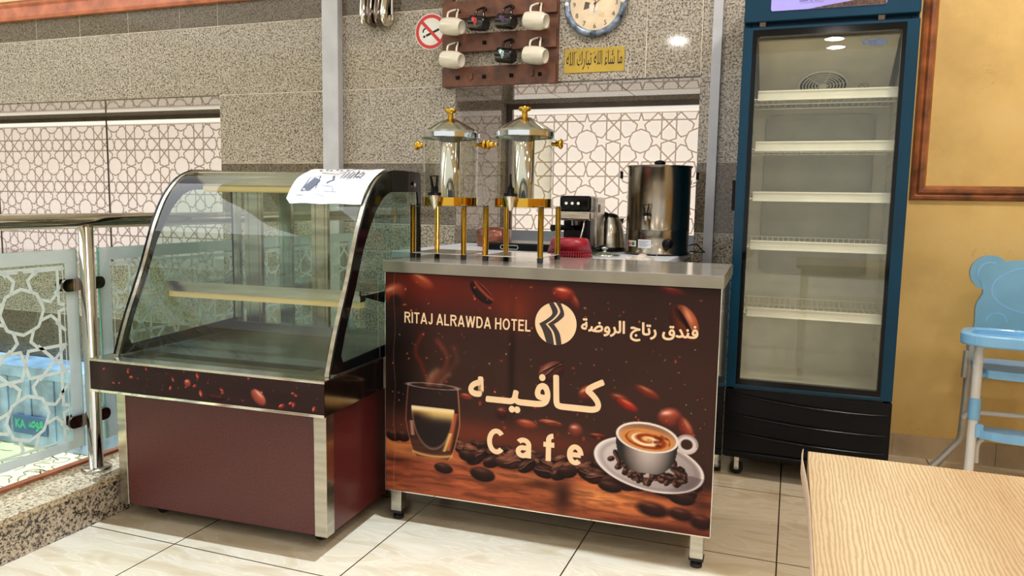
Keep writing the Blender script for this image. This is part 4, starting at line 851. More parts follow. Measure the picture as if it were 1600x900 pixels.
# water urn
u = thing('water_urn', 'large stainless steel water boiler urn with black dial on the back table', 'water urn', (-0.565, 3.40, TZ))
MB().lathe([(0.0001, 0.0), (0.140, 0.0), (0.143, 0.006), (0.143, 0.012), (0.137, 0.018), (0.137, 0.104), (0.139, 0.108), (0.137, 0.112), (0.137, 0.376), (0.143, 0.382), (0.145, 0.386), (0.10, 0.389), (0.0001, 0.391)], seg=64).build('body', 'urn_steel', u)
MB().lathe([(0.0001, 0.0), (0.1405, 0.0), (0.1435, 0.006)], seg=48).build('base_ring', 'black', u)
MB().sphere((0, 0, 0.400), 0.021, sc=(1.2, 1.2, 0.6)).cyl((0, 0, 0.388), 0.012, 0.01).build('lid_knob', 'black', u)
def ringpt(r, deg, z): return (r * math.sin(R(deg)), -r * math.cos(R(deg)), z)   # 0 = towards the room
for s_ in (-68, 112):
    h = MB().tube([ringpt(0.136, s_ - 6, 0.31), ringpt(0.160, s_ - 6, 0.318), ringpt(0.165, s_ - 6, 0.335)], 0.003, 8).build('handle_bracket', 'chrome', u)
    MB().tube([ringpt(0.165, s_ - 6, 0.330), ringpt(0.165, s_ - 6, 0.362)], 0.0065, 10).build('handle', 'black', h)
ta = 0 - 8
p = MB().tube([ringpt(0.135, ta, 0.165), ringpt(0.165, ta, 0.165)], 0.008, 12).lathe([(0.011, 0.172), (0.011, 0.160), (0.005, 0.128)], ringpt(0.168, ta, 0)[:2] + (0,), 16).build('tap', 'chrome', u)
tx, ty, _ = ringpt(0.168, ta, 0); MB().cyl((tx, ty, 0.170), 0.013, 0.014).tube([(tx - 0.005, ty, 0.184), (tx - 0.012, ty - 0.003, 0.218), (tx + 0.012, ty - 0.003, 0.218), (tx + 0.005, ty, 0.184)], 0.003, 8).build('tap_handle', 'black', p)
def patch(a0, a1, z0, z1, r): m = MB(); n_ = 8; m.add([ringpt(r, a0 + (a1 - a0) * i / n_, z) for z in (z0, z1) for i in range(n_ + 1)], [(i, i + 1, n_ + 2 + i, n_ + 1 + i) for i in range(n_)], 0, True); return m
pl = patch(-53, -31, 0.036, 0.062, 0.1382).build('switch_plate', 'white', u)
MB().lathe([(0.0001, 0.146), (0.007, 0.144), (0.008, 0.137)], (0, 0, 0), 12, 'y', sm=True).build('red_switch', 'red', pl, rot=(0, 0, R(180 - 48)), loc=(0, 0, 0.049))
MB().lathe([(0.0001, 0.146), (0.007, 0.144), (0.008, 0.137)], (0, 0, 0), 12, 'y', sm=True).build('green_switch', 'green', pl, rot=(0, 0, R(180 - 37)), loc=(0, 0, 0.049))
lb = patch(-26, -1, 0.032, 0.068, 0.1380).build('label_sticker', 'paper', u)
tx_ = MB()
for k in range(6):
    a0 = -24; a1 = -3 - (k % 3) * 3; z = 0.061 - k * 0.0045; n_ = 5; tx_.add([ringpt(0.1384, a0 + (a1 - a0) * i / n_, z + dz) for dz in (0, 0.0014) for i in range(n_ + 1)], [(i, i + 1, n_ + 2 + i, n_ + 1 + i) for i in range(n_)])
tx_.build('label_print', 'ink', lb)
MB().lathe([(0.0001, 0.158), (0.018, 0.157), (0.021, 0.150), (0.023, 0.137)], (0, 0, 0), 28, 'y').build('dial', 'black', u, rot=(0, 0, R(180 + 28)), loc=(0, 0, 0.052))
MB().tube(smooth_path([(0.135, 0.05, 0.04), (0.165, 0.06, 0.045), (0.185, 0.09, 0.02), (0.19, 0.15, 0.006), (0.12, 0.20, 0.005)], 5), 0.003, 8).build('power_cord', 'black', u)
# espresso machine
e = thing('espresso_machine', 'small black and steel espresso machine with portafilter on the back table', 'coffee machine', (-0.868, 3.22, TZ), R(2))
MB().box(-0.058, -0.075, 0.012, 0.058, 0.135, 0.155).build('body', 'black', e, bevel=0.004)
MB().box(-0.060, -0.02, 0.030, 0.075, 0.14, 0.246).build('steel_housing', 'steel', e, bevel=0.004)
MB().box(-0.068, -0.115, 0.182, 0.066, 0.02, 0.250).build('head', 'black_gloss', e, bevel=0.012, seg=4)
MB().box(-0.069, -0.117, 0.145, 0.067, 0.02, 0.186).build('head_band', 'steel', e, bevel=0.010, seg=4)
for k in range(3): MB().cyl((-0.038 + 0.026 * k, -0.1155, 0.218), 0.0058, -0.004, 'y', 16).build('button', 'white', e)
MB().box(-0.068, -0.12, 0.0, 0.062, 0.13, 0.022).build('drip_tray', 'black', e, bevel=0.004)
MB().box(0.0755, 0.01, 0.18, 0.077, 0.04, 0.215).build('steam_dial', 'black', e)
MB().cyl((-0.004, -0.065, 0.125), 0.030, 0.022).build('group_head', 'chrome', e)
pf = MB().cyl((-0.004, -0.065, 0.105), 0.029, 0.02).build('portafilter', 'chrome_dark', e)
MB().tube([(-0.02, -0.085, 0.116), (-0.055, -0.13, 0.116), (-0.085, -0.165, 0.114)], [0.008, 0.012, 0.014], 12).build('portafilter_handle', 'black', pf)
MB().tube([(0.035, -0.09, 0.145), (0.036, -0.10, 0.12), (0.024, -0.11, 0.065)], 0.0035, 10).build('steam_wand', 'chrome', e)
# kettle
k = thing('electric_kettle', 'stainless steel electric kettle with black handle beside the espresso machine', 'kettle', (-0.800, 3.478, TZ))
MB().lathe([(0.0001, 0), (0.076, 0), (0.078, 0.014), (0.073, 0.02)], seg=36).build('base', 'black', k)
MB().lathe([(0.073, 0.02), (0.073, 0.04), (0.067, 0.09), (0.055, 0.135), (0.042, 0.158)], seg=40).build('body', 'steel', k)
MB().lathe([(0.043, 0.157), (0.036, 0.168), (0.018, 0.175), (0.0001, 0.176)], seg=32).build('lid', 'black', k)
MB().tube(smooth_path([(-0.008, -0.040, 0.168), (-0.020, -0.070, 0.166), (-0.026, -0.086, 0.125), (-0.028, -0.092, 0.07), (-0.024, -0.078, 0.03)], 5), 0.013, 12).build('handle', 'black', k)
MB().prism([(0.045, 0.152), (0.068, 0.152), (0.056, 0.115)], -0.012, 0.012, 'xz').build('spout', 'steel', k, rot=(0, 0, R(35)))
# glass lid
l = thing('pan_lid', 'round glass pan lid with steel knob lying in front of the kettle', 'pan lid', (-0.738, 3.13, TZ))
MB().lathe([(0.062, 0.0), (0.066, 0.002), (0.066, 0.006), (0.061, 0.008)], seg=40).build('rim', 'chrome', l)
MB().lathe([(0.061, 0.007), (0.045, 0.014), (0.02, 0.018), (0.0001, 0.019)], seg=40).build('glass_dome', 'glass_side', l)
MB().lathe([(0.010, 0.018), (0.007, 0.024), (0.015, 0.032), (0.016, 0.037), (0.0001, 0.040)], seg=24).build('knob', 'chrome', l)
# red basket upside down
b = thing('plastic_basket', 'dark red plastic basket turned upside down behind the counter', 'basket', (-0.848, 2.985, TZ))
MB().lathe([(0.0001, 0.078), (0.066, 0.078), (0.074, 0.074), (0.078, 0.062), (0.088, 0.030), (0.088, 0.030), (0.090, 0.026)], seg=48).lathe([(0.092, 0.004), (0.094, 0.0), (0.092, 0.0)], seg=48).build('shell', 'redplastic', b)
sl = MB()
for q in range(56):
    a = 2 * math.pi * q / 56; c_, s_ = math.cos(a), math.sin(a); px, py = -s_, c_
    for (r_1, z0, z1) in ((0.0905, 0.003, 0.027),):
        sl.add([((r_1) * c_ + px * e_, (r_1) * s_ + py * e_, z) for (e_, z) in ((-0.0026, z0), (0.0026, z0), (0.0026, z1), (-0.0026, z1))], [(0, 1, 2, 3)])
sl.lathe([(0.0912, 0.013), (0.0912, 0.0165)], seg=48)
sl.build('slotted_rim', 'redplastic', b)
# black griddle tray and copper pot lid
g = thing('griddle_tray', 'flat black tray with a cut-out handle on the back table below the window', 'tray', (-1.14, 3.36, TZ))
MB().box(-0.19, -0.13, 0.0, 0.19, 0.13, 0.034).build('body', 'black', g, bevel=0.006)
MB().ribbon(rrect(-0.105, 0.007, -0.02, 0.024, 0.008), 0.003, -0.1312, 'xz', closed=True).build('handle_slot', 'chrome', g)
g = thing('copper_pot', 'small brown copper coloured pot at the window end of the back table', 'pot', (-1.385, 3.50, TZ))
MB().lathe([(0.0001, 0.0), (0.080, 0.0), (0.084, 0.01), (0.085, 0.07), (0.083, 0.072)], seg=40).build('body', 'copper', g)
MB().lathe([(0.086, 0.071), (0.084, 0.080), (0.060, 0.092), (0.0001, 0.097)], seg=40).build('lid', 'copper', g)
# crumpled cloth hanging over the table edge under the urn
cl = MB(); n_ = 12
for j in range(n_):
    for i in range(n_):
        uu, vv = i / (n_ - 1), j / (n_ - 1); z = 0.012 + 0.010 * math.sin(uu * 9 + vv * 4) * math.cos(vv * 7) + 0.006 * rnd.random()
        y = 3.02 + vv * 0.13; z = TZ + max(z, 0.002)
        if vv < 0.7: y = 2.905 - (0.02 + 0.012 * math.sin(uu * 11)) * (0.7 - vv); z = TZ + 0.014 + 0.004 * math.sin(uu * 9) - (0.7 - vv) * 0.10
        else: y = 2.905 + (vv - 0.7) * 0.4
        cl.v.append((-0.60 + uu * 0.10, y, z))
for j in range(n_ - 1):
    for i in range(n_ - 1): cl.f.append((j * n_ + i, j * n_ + i + 1, (j + 1) * n_ + i + 1, (j + 1) * n_ + i)); cl.m.append(0); cl.s.append(True)
tag(cl.build('cleaning_cloth', 'cloth', solid=0.003), 'crumpled grey white cloth hanging over the back table edge below the urn', 'cloth')

# ------------------------------------------------------------------ mug rack on the wall
rk = thing('mug_rack', 'dark stained wooden mug rack with small hooks on the granite wall', 'mug rack', (-1.75, YW, 1.685))
for x0 in (0.0, 0.57): MB().box(x0, -0.022, 0, x0 + 0.045, 0, 0.62).build('upright', 'woodrack', rk, bevel=0.002)
for (z0, z1) in ((0.0, 0.098), (0.172, 0.262), (0.338, 0.425), (0.505, 0.60)):
    MB().box(-0.002, -0.045, z0, 0.612, -0.0225, z1).build('slat', 'woodrack', rk, bevel=0.002)
hooks = [(x, z) for z in (0.375, 0.212, 0.045) for x in (0.092, 0.238, 0.385, 0.535)]
for (x, z) in hooks:
    MB().tube(smooth_path([(x, -0.045, z + 0.006), (x, -0.060, z + 0.004), (x, -0.066, z - 0.010), (x, -0.072, z - 0.012), (x, -0.078, z - 0.004), (x, -0.077, z + 0.006)], 4), 0.0028, 8).lathe([(0.0001, -0.049), (0.010, -0.048), (0.011, -0.045)], (x, 0, z), 14, 'y', sx=0.7).build('hook', 'black', rk)
for (x, z) in ((0.165, 0.048), (0.492, 0.052)): MB().prism(rrect(x - 0.008, z - 0.016, x + 0.008, z + 0.016, 0.006), -0.058, -0.0455, 'xz').build('peg', 'woodrack', rk)
def mug(hx, hz, white, label, print_mat=None):
    L_, r = (0.112, 0.044) if white else (0.088, 0.037)
    t = thing('mug', label, 'mug', (-1.75 + hx, YW - 0.064, 1.685 + hz), 0, 'white mugs on the rack' if white else 'black mugs on the rack')
    t.rotation_euler = (R(0), R(9), R(-10))
    zc = -0.040 - r - 0.003; yo = -0.048 if white else -0.040; m = 'ceramic' if white else 'ceramic_black'
    x0 = -L_ * 0.52 + (0.020 if white else 0.010)
    if white: pr_ = [(r * 0.88, 0), (r * 0.98, L_ * 0.25), (r, L_ * 0.5), (r * 0.96, L_ * 0.78), (r * 0.80, L_ * 0.96), (r * 0.76, L_), (r * 0.66, L_), (r * 0.62, L_ * 0.975), (0.0001, L_ * 0.975)]
    else: pr_ = [(r, 0), (r * 0.99, L_ * 0.5), (r * 0.96, L_ * 0.9), (r * 0.88, L_), (r * 0.80, L_), (0.0001, L_ * 0.98)]
    inn_ = [(a * 0.93, b_) for a, b_ in pr_[:3 if white else 2]] + [(r * 0.8, L_ * 0.9), (0.0001, L_ * 0.92)]
    MB().lathe([(a, x0 + b_) for a, b_ in pr_], (0, yo, zc), 40, 'x').lathe([(a, x0 + b_) for a, b_ in inn_], (0, yo, zc), 40, 'x').lathe([(pr_[0][0], x0), (inn_[0][0], x0)], (0, yo, zc), 40, 'x').build('body', m, t)
    w_ = 0.030 if white else 0.024; top = 0.006
    MB().tube(smooth_path([(-w_ * 0.75, yo, zc + r * 0.93), (-w_ * 0.9, yo * 0.75, -0.018), (-w_ * 0.45, 0, top - 0.004), (w_ * 0.15, 0, top - 0.004), (w_ * 0.85, yo * 0.75, -0.020), (w_ * 1.15, yo, zc + r * 0.96)], 6), 0.0052 if white else 0.0058, 10).build('handle', m, t)
    if print_mat:
        q = MB(); rr = r + 0.0006
        def cy(a, h): return (h, yo - rr * math.cos(a), zc + rr * math.sin(a))
        for (h0, h1, a0, a1) in ((-0.012, 0.016, 0.0, 0.55), (-0.002, 0.020, -0.28, 0.10), (-0.018, -0.004, 0.25, 0.75), (0.004, 0.012, -0.5, -0.2)):
            n2 = 8; q.add([cy((a0 + a1) / 2 + (a1 - a0) / 2 * math.sin(2 * math.pi * i / 14), (h0 + h1) / 2 + (h1 - h0) / 2 * math.cos(2 * math.pi * i / 14)) for i in range(14)], [tuple(range(14))])
        q.build('printed_emblem', print_mat, t)
mug(0.092, 0.375, True, 'white mug on the upper rack row beside the no smoking sign')
mug(0.238, 0.375, False, 'black mug with a red print on the upper rack row', 'logo_pink')
mug(0.385, 0.375, False, 'black mug with a dull purple print on the upper rack row', 'logo_purple')
mug(0.535, 0.375, True, 'white mug on the upper rack row at the clock end')
mug(0.092, 0.212, True, 'white mug on the lower rack row below the no smoking sign side')
mug(0.385, 0.212, False, 'black mug with a pale blue white print alone on the lower rack row', 'logo_grey')
mug(0.535, 0.212, True, 'white mug on the lower rack row nearest the gold plaque')
# ------------------------------------------------------------------ no smoking sign
t = thing('no_smoking_sign', 'round no smoking sign with red ring and slash on the granite wall', 'sign', (-1.838, YW, 1.979))
MB().cyl((0, -0.0015, 0), 0.092, -0.0015, 'y', 48).cyl((0, 0, 0), 0.092, -0.002, 'y', 48).build('disc', 'white', t)
MB().ring(arc(0, 0, 0.087, 0, 360, 64)[:-1], arc(0, 0, 0.070, 0, 360, 64)[:-1], -0.0036, -0.003, 'xz').ribbon([(-0.052, 0.052), (0.052, -0.052)], 0.017, -0.0040).build('red_ring', 'red', t)
MB().ribbon([(-0.028, -0.020), (0.048, 0.010)], 0.012, -0.0034).ribbon([(-0.044, -0.026), (-0.032, -0.0215)], 0.012, -0.0034).ribbon(arc(-0.030, 0.002, 0.015, 90, 200, 8), 0.008, -0.0034).build('cigarette', 'ink_black', t)
# ------------------------------------------------------------------ gold plaque
t = thing('gold_plaque', 'gold rectangular plaque with black calligraphy under the clock', 'plaque', (-0.955, YW, 1.793), 0)
t.rotation_euler = (0, 0, 0)
MB().box(-0.150, -0.004, -0.058, 0.150, 0.0, 0.058).build('plate', 'plaque', t, bevel=0.001)
MASHA = ff(0xFEE3, 0xFE8E, 0x20, 0xFEB7, 0xFE8E, 0xFE80, 0x20, 0xFE8D, 0xFEDF, 0xFEE0, 0xFEEA, 0x20, 0xFE97, 0xFE92, 0xFE8E, 0xFEAD, 0xFED9, 0x20, 0xFE8D, 0xFEDF, 0xFEE0, 0xFEEA)
q = MB(); text_mesh(q, MASHA, -0.140, 0.140, -0.044, 0.044, -0.0045, bold=0.004); r_ = random.Random(2)
for i in range(9): x = -0.13 + i * 0.031; q.ribbon([(x, 0.030 + 0.006 * (i % 2)), (x + 0.012, 0.038 + 0.006 * (i % 2))], 0.0022, -0.0045)
q.build('calligraphy', 'ink_black', t)
# ------------------------------------------------------------------ wall clock
t = thing('wall_clock', 'round wall clock with mottled blue grey rim and coffee cup dial', 'clock', (-0.953, YW, 2.055))
MB().lathe([(0.0001, 0.0), (0.140, 0.0), (0.153, -0.008), (0.156, -0.020), (0.150, -0.031), (0.138, -0.035), (0.127, -0.030), (0.124, -0.018)], seg=64, axis='y').build('rim', 'clockrim', t)
MB().cyl((0, -0.012, 0), 0.1255, -0.006, 'y', 64).build('dial', 'clockface', t)
for s_ in (-1, 1): MB().sphere((s_ * 0.138, -0.034, 0.002), 0.011, sc=(1, 0.5, 1)).build('pearl', 'white', t)
q = MB()
for h in range(1, 13):
    a = R(90 - 30 * h); cx_, cz_ = 0.104 * math.cos(a), 0.104 * math.sin(a); text_mesh(q, str(h), cx_ - 0.009, cx_ + 0.009, cz_ - 0.011, cz_ + 0.011, -0.0186, keep=True)
q.build('numerals', 'ink_black', t)
q = MB(); q.prism([(-0.030, -0.004), (0.018, -0.004), (0.014, -0.030), (0.0, -0.040), (-0.018, -0.040), (-0.028, -0.026)], -0.0188, -0.0184, 'xz', 0); q.ribbon(arc(0.0, -0.040, 0.034, 0, 360, 24, 0.009), 0.004, -0.0190, 'xz', 0)
q.prism([(-0.058, -0.026), (-0.030, -0.020), (-0.026, 0.006), (-0.05, 0.012)], -0.0187, -0.0184, 'xz', 1); q.prism([(0.018, -0.060), (0.05, -0.066), (0.046, -0.044), (0.026, -0.040)], -0.0187, -0.0184, 'xz', 2); q.prism([(-0.03, 0.02), (0.0, 0.014), (0.012, 0.06), (-0.02, 0.07)], -0.0187, -0.0184, 'xz', 3); q.prism([(0.01, 0.02), (0.032, 0.02), (0.03, 0.05), (0.012, 0.05)], -0.0187, -0.0184, 'xz', 1)
q.build('dial_picture', ['ceramic', 'frame_dark', 'cream', 'plaque'], t)
q = MB(); q.ribbon([(0, -0.015), (0.002, 0.062)], 0.0035, -0.0205); q.ribbon([(-0.008, -0.004), (0.056, 0.040)], 0.0030, -0.0215); q.cyl((0, -0.022, 0), 0.005, -0.002, 'y'); q.build('hands', 'ink_black', t)
MB().ribbon([(0.001, 0.01), (-0.005, -0.042)], 0.002, -0.0225).build('second_hand', 'red', t)
# ------------------------------------------------------------------ chrome wall light, only its foot in view
t = thing('wall_sconce', 'polished chrome and brass scroll foot of a wall light on the granite', 'wall light', (-2.135, YW, 2.03))
for (x, mt) in ((-0.062, 'chrome'), (-0.022, 'chrome_dark'), (0.022, 'chrome_dark'), (0.062, 'chrome')):
    MB().tube(smooth_path([(x * 1.35, -0.02, 0.40), (x * 1.2, -0.05, 0.22), (x * 1.05, -0.075, 0.10), (x, -0.085, 0.035), (x, -0.075, 0.008), (x, -0.045, 0.000), (x, -0.02, 0.018), (x, -0.03, 0.045)], 5), 0.020, 14).build('scroll_bar', mt, t)
MB().box(-0.085, -0.03, 0.012, 0.085, 0.0, 0.42).build('back_plate', 'chrome', t, bevel=0.008)
MB().tube([(-0.075, -0.085, 0.052), (0.075, -0.085, 0.052)], 0.013, 14).build('cross_bar', 'chrome_dark', t)
MB().lathe([(0.05, 0.40), (0.10, 0.46), (0.13, 0.54), (0.12, 0.56)], (0, -0.09, 0), 32).build('lamp_shade', 'white', t)

# ------------------------------------------------------------------ upright display fridge
F = thing('display_fridge', 'tall dark teal upright fridge with glass door and empty white shelves', 'fridge', (-0.222, 3.13, 0))
FW, FD, FH = 0.610, 0.545, 2.02
b = MB(); b.box(0.0, 0.045, 0.07, 0.028, FD, FH); b.box(FW - 0.028, 0.045, 0.07, FW, FD, FH); b.box(0.028, FD - 0.03, 0.07, FW - 0.028, FD, FH); b.box(0.028, 0.045, 1.775, FW - 0.028, FD - 0.03, FH); b.box(0.028, 0.05, 0.10, FW - 0.028, FD - 0.03, 0.37)
b.build('cabinet_body', 'teal', F, bevel=0.003)
# inner liner (open towards the door)
l = MB(); x0, x1, y0, y1, z0, z1 = 0.0285, FW - 0.0285, 0.046, FD - 0.031, 0.3705, 1.7745
l.add([(x0, y0, z0), (x1, y0, z0), (x1, y1, z0), (x0, y1, z0), (x0, y0, z1), (x1, y0, z1), (x1, y1, z1), (x0, y1, z1)], [(0, 1, 2, 3), (4, 7, 6, 5), (3, 2, 6, 7), (0, 3, 7, 4), (1, 5, 6, 2)])
for sx in (0, 1):
    for k in range(17):
        z = 0.46 + k * 0.068; xx = x0 if sx == 0 else x1 - 0.007; l.box(xx, 0.10, z, xx + 0.007, y1 - 0.04, z + 0.014)
for k in range(6): l.box(0.08 + k * 0.08, 0.085, z0, 0.108 + k * 0.08, 0.10, z0 + 0.006)
l.build('liner', 'liner', F)
# cooling panel on the back and slanted fan cover at the top
MB().prism(rrect(0.085, 0.80, 0.525, 1.50, 0.03), y1 - 0.012, y1 - 0.001, 'xz').build('cooling_panel', 'liner_pan', F, bevel=0.003)
th = R(45); fc = MB().box(0.0, -0.010, 0.0, 0.500, 0.0, 0.41).build('fan_cover', 'liner', F, bevel=0.004, loc=(0.055, 0.445, 1.552), rot=(R(62), 0, 0))
q = MB(); cx, cz = 0.250, 0.125
q.ring(arc(cx, cz, 0.098, 0, 360, 48)[:-1], arc(cx, cz, 0.089, 0, 360, 48)[:-1], -0.018, -0.012, 'xz', 0)
q.cyl((cx, -0.0122, cz), 0.089, -0.0005, 'y', 48, 1)
for r_1 in (0.018, 0.030, 0.042, 0.054, 0.066, 0.078): q.ring(arc(cx, cz, r_1 + 0.0028, 0, 360, 48)[:-1], arc(cx, cz, r_1 - 0.0022, 0, 360, 48)[:-1], -0.018, -0.014, 'xz', 0)
for k in range(6): a = R(60 * k + 15); q.ribbon([(cx, cz), (cx + 0.09 * math.cos(a), cz + 0.09 * math.sin(a))], 0.004, -0.0185, 'xz', 0)
q.cyl((cx, -0.014, cz), 0.014, -0.005, 'y', 20, 0)
q.build('fan_grille', ['white', 'black'], fc)
MB().ribbon(arc(0.405, 0.11, 0.018, 0, 360, 20), 0.002, -0.0125).ribbon([(0.392, 0.124), (0.418, 0.096)], 0.002, -0.0125).build('moulded_mark', 'frame_dark', fc)
# shelves
for zc in (1.529, 1.3335, 1.138, 0.945, 0.675):
    sh = MB(); zz = zc - 0.010
    for k in range(3): y = 0.100 + k * 0.16; sh.tube([(0.038, y, zz), (FW - 0.038, y, zz)], 0.0030, 6)
    for k in range(24): x = 0.050 + k * 0.0222; sh.tube([(x, 0.078, zz + 0.004), (x, 0.440, zz + 0.004), (x, 0.446, zz + 0.030)], 0.0022, 6)
    sh.tube([(0.038, 0.446, zz + 0.030), (FW - 0.038, 0.446, zz + 0.030)], 0.0024, 6)
    o = sh.build('shelf', 'wire', F)
    MB().box(0.064, 0.066, zc - 0.019, 0.566, 0.078, zc + 0.019).box(0.064, 0.063, zc + 0.013, 0.566, 0.067, zc + 0.019).box(0.064, 0.063, zc - 0.019, 0.566, 0.067, zc - 0.015).build('price_rail', 'rail_white', o)
# door: teal outer frame, black printed border, glass
d = MB().ring([(0.002, 0.373), (FW - 0.002, 0.373), (FW - 0.002, 1.776), (0.002, 1.776)], [(0.038, 0.386), (FW - 0.044, 0.386), (FW - 0.044, 1.766), (0.038, 1.766)], 0.0, 0.042, 'xz').build('door', 'teal', F, bevel=0.002)
MB().ring([(0.037, 0.385), (FW - 0.043, 0.385), (FW - 0.043, 1.767), (0.037, 1.767)], [(0.054, 0.408), (FW - 0.057, 0.408), (FW - 0.057, 1.742), (0.054, 1.742)], 0.0015, 0.030, 'xz').build('door_border', 'black_gloss', d)
MB().add([(0.053, 0.006, 0.407), (FW - 0.056, 0.006, 0.407), (FW - 0.056, 0.006, 1.743), (0.053, 0.006, 1.743)], [(0, 1, 2, 3)]).build('door_glass', 'glass_fridge', d)
q = MB(); text_mesh(q, 'Comfort', 0.422, 0.505, 1.694, 1.716, 0.0045, bold=0.01); q.ribbon([(0.445, 1.690), (0.47, 1.687), (0.50, 1.691)], 0.0015, 0.0045); q.build('door_lettering', 'logo_blue', d)
MB().box(-0.012, 0.004, 1.08, -0.001, 0.03, 1.20).build('door_handle', 'black', d, bevel=0.003)
# sign box on top
MB().box(0.002, 0.0, 1.796, FW - 0.002, 0.044, FH - 0.001).build('sign_box', 'teal', F, bevel=0.004)
sg = MB().prism(rrect(0.098, 1.832, 0.495, 1.995, 0.008), -0.003, -0.0002, 'xz').build('lit_sign', 'lilac', F)
q = MB(); text_mesh(q, 'Comfort', 0.195, 0.285, 1.874, 1.905, -0.0038, bold=0.012); q.ribbon([(0.197, 1.862), (0.228, 1.862)], 0.002, -0.0038); q.ribbon([(0.250, 1.862), (0.283, 1.862)], 0.002, -0.0038); q.ribbon([(0.199, 1.855), (0.281, 1.855)], 0.0008, -0.0038); q.ribbon([(0.239, 1.858), (0.2345, 1.863), (0.237, 1.866), (0.239, 1.864), (0.241, 1.866), (0.2435, 1.863), (0.239, 1.858)], 0.0012, -0.0038)
q.build('sign_lettering', 'logo_violet', sg)
q = MB(); q.prism([(0.235, 1.8325), (0.493, 1.8325), (0.493, 1.870), (0.44, 1.862), (0.38, 1.852), (0.30, 1.842)], -0.0036, -0.003, 'xz'); q.build('sign_picture', 'bean_mix', sg)
for x in (0.06, 0.47): MB().box(x, 0.004, 1.7785, x + 0.022, 0.03, 1.795).build('hinge', 'chrome_dark', F)
# black plinth grille with curved ribs
g = MB(); g.box(0.0, 0.004, 0.085, FW, 0.05, 0.366); g.build('plinth_grille', 'black', F, bevel=0.004)
for (z, dz) in ((0.350, 0.045), (0.265, 0.038), (0.190, 0.034), (0.108, 0.006)):
    pts = [(0.004 + 0.590 * i / 14, 0.001 - 0.006 * math.sin(math.pi * i / 14), z - dz * math.sin(math.pi * 0.5 * i / 14) + dz * 0.25 * (i / 14) ** 3) for i in range(15)]
    MB().tube(pts, [0.0025 + 0.0035 * math.sin(math.pi * i / 14) for i in range(15)], 8).build('curved_rib', 'black_gloss', F)
for (x, y) in ((0.055, 0.055), (FW - 0.055, 0.055), (0.055, 0.48), (FW - 0.055, 0.48)):
    c_ = MB().cyl((x, y - 0.011, 0.026), 0.026, 0.022, 'y', 28).build('caster', 'rubber', F)
    MB().box(x - 0.009, y - 0.016, 0.022, x + 0.009, y - 0.0115, 0.088).box(x - 0.009, y + 0.0115, 0.022, x + 0.009, y + 0.016, 0.088).cyl((x, y - 0.018, 0.026), 0.006, 0.036, 'y', 12).build('fork', 'chrome', c_)
MB().box(0.01, 0.03, 0.075, FW - 0.01, FD - 0.01, 0.101).build('base_plate', 'black', F)

# ------------------------------------------------------------------ glass guard rail along the atrium
G = thing('guard_rail', 'stainless steel guard rail with star etched glass panels on the granite kerb', 'railing', (-2.25, 1.92, 0.142))
MB().tube([(0, -5.2, 0.870), (0, 1.79, 0.870)], 0.0255, 20).build('handrail', 'chrome', G)
for k, y in enumerate((0.0, -1.72)):
    p = MB().cyl((0.006, y, 0.0), 0.0235, 0.850, seg=28).build('post', 'chrome', G)
    MB().lathe([(0.0001, 0.0), (0.048, 0.0), (0.048, 0.010), (0.044, 0.014), (0.024, 0.014)], (0.006, y, 0), 32).build('base_flange', 'steel', p)
    MB().cyl((0.006, y, 0.835), 0.016, 0.022, seg=16).build('saddle', 'chrome', p)
def panel(y0, y1, oy):
    z0, z1 = 0.088, 0.776; x = -0.030
    g = MB().box(x - 0.004, y0, z0, x + 0.004, y1, z1, 0).build('glass_panel', 'glass', G)
    MB().box(x - 0.0042, y0 - 0.001, z0, x + 0.0042, y0 + 0.001, z1).build('glass_edge', 'glass_edge', g); MB().box(x - 0.0042, y1 - 0.001, z0, x + 0.0042, y1 + 0.001, z1).build('glass_edge', 'glass_edge', g)
    q = MB(); f = x + 0.0048; b_ = 0.046
    q.ring([(y0 + 0.002, z0 + 0.002), (y1 - 0.002, z0 + 0.002), (y1 - 0.002, z1 - 0.002), (y0 + 0.002, z1 - 0.002)], [(y0 + b_, z0 + b_ * 0.7), (y1 - b_, z0 + b_ * 0.7), (y1 - b_, z1 - b_), (y0 + b_, z1 - b_)], f - 0.0003, f, 'yz')
    a0, a1, c0, c1 = y0 + b_ + 0.010, y1 - b_ - 0.010, z0 + b_ * 0.7 + 0.010, z1 - b_ - 0.012
    q.ribbon([(a0, c0), (a1, c0), (a1, c1), (a0, c1)], 0.008, f, 'yz', closed=True)
    strapwork(q, a0, c0, a1, c1, 0.345, 0.0105, f, 'yz', oy, 0.584)
    q.build('etched_pattern', 'frost', g)
panel(-1.65, -0.014, -0.218); panel(0.074, 1.72, 0.42)
for (y, s_) in ((-0.006, -1), (0.006, 1), (-1.726, -1), (-1.714, 1)):
    for z in (0.185, 0.655):
        yy = y + s_ * 0.055; c_ = MB(); c_.prism(rrect(min(y, yy + s_ * 0.022), z - 0.021, max(y, yy + s_ * 0.022), z + 0.021, 0.020), -0.046, -0.038, 'yz'); c_.prism(rrect(min(y, yy + s_ * 0.022), z - 0.021, max(y, yy + s_ * 0.022), z + 0.021, 0.020), -0.020, -0.010, 'yz')
        if s_ == -1 or y > -1: c_.build('clamp', 'chrome_dark', G, bevel=0.002)
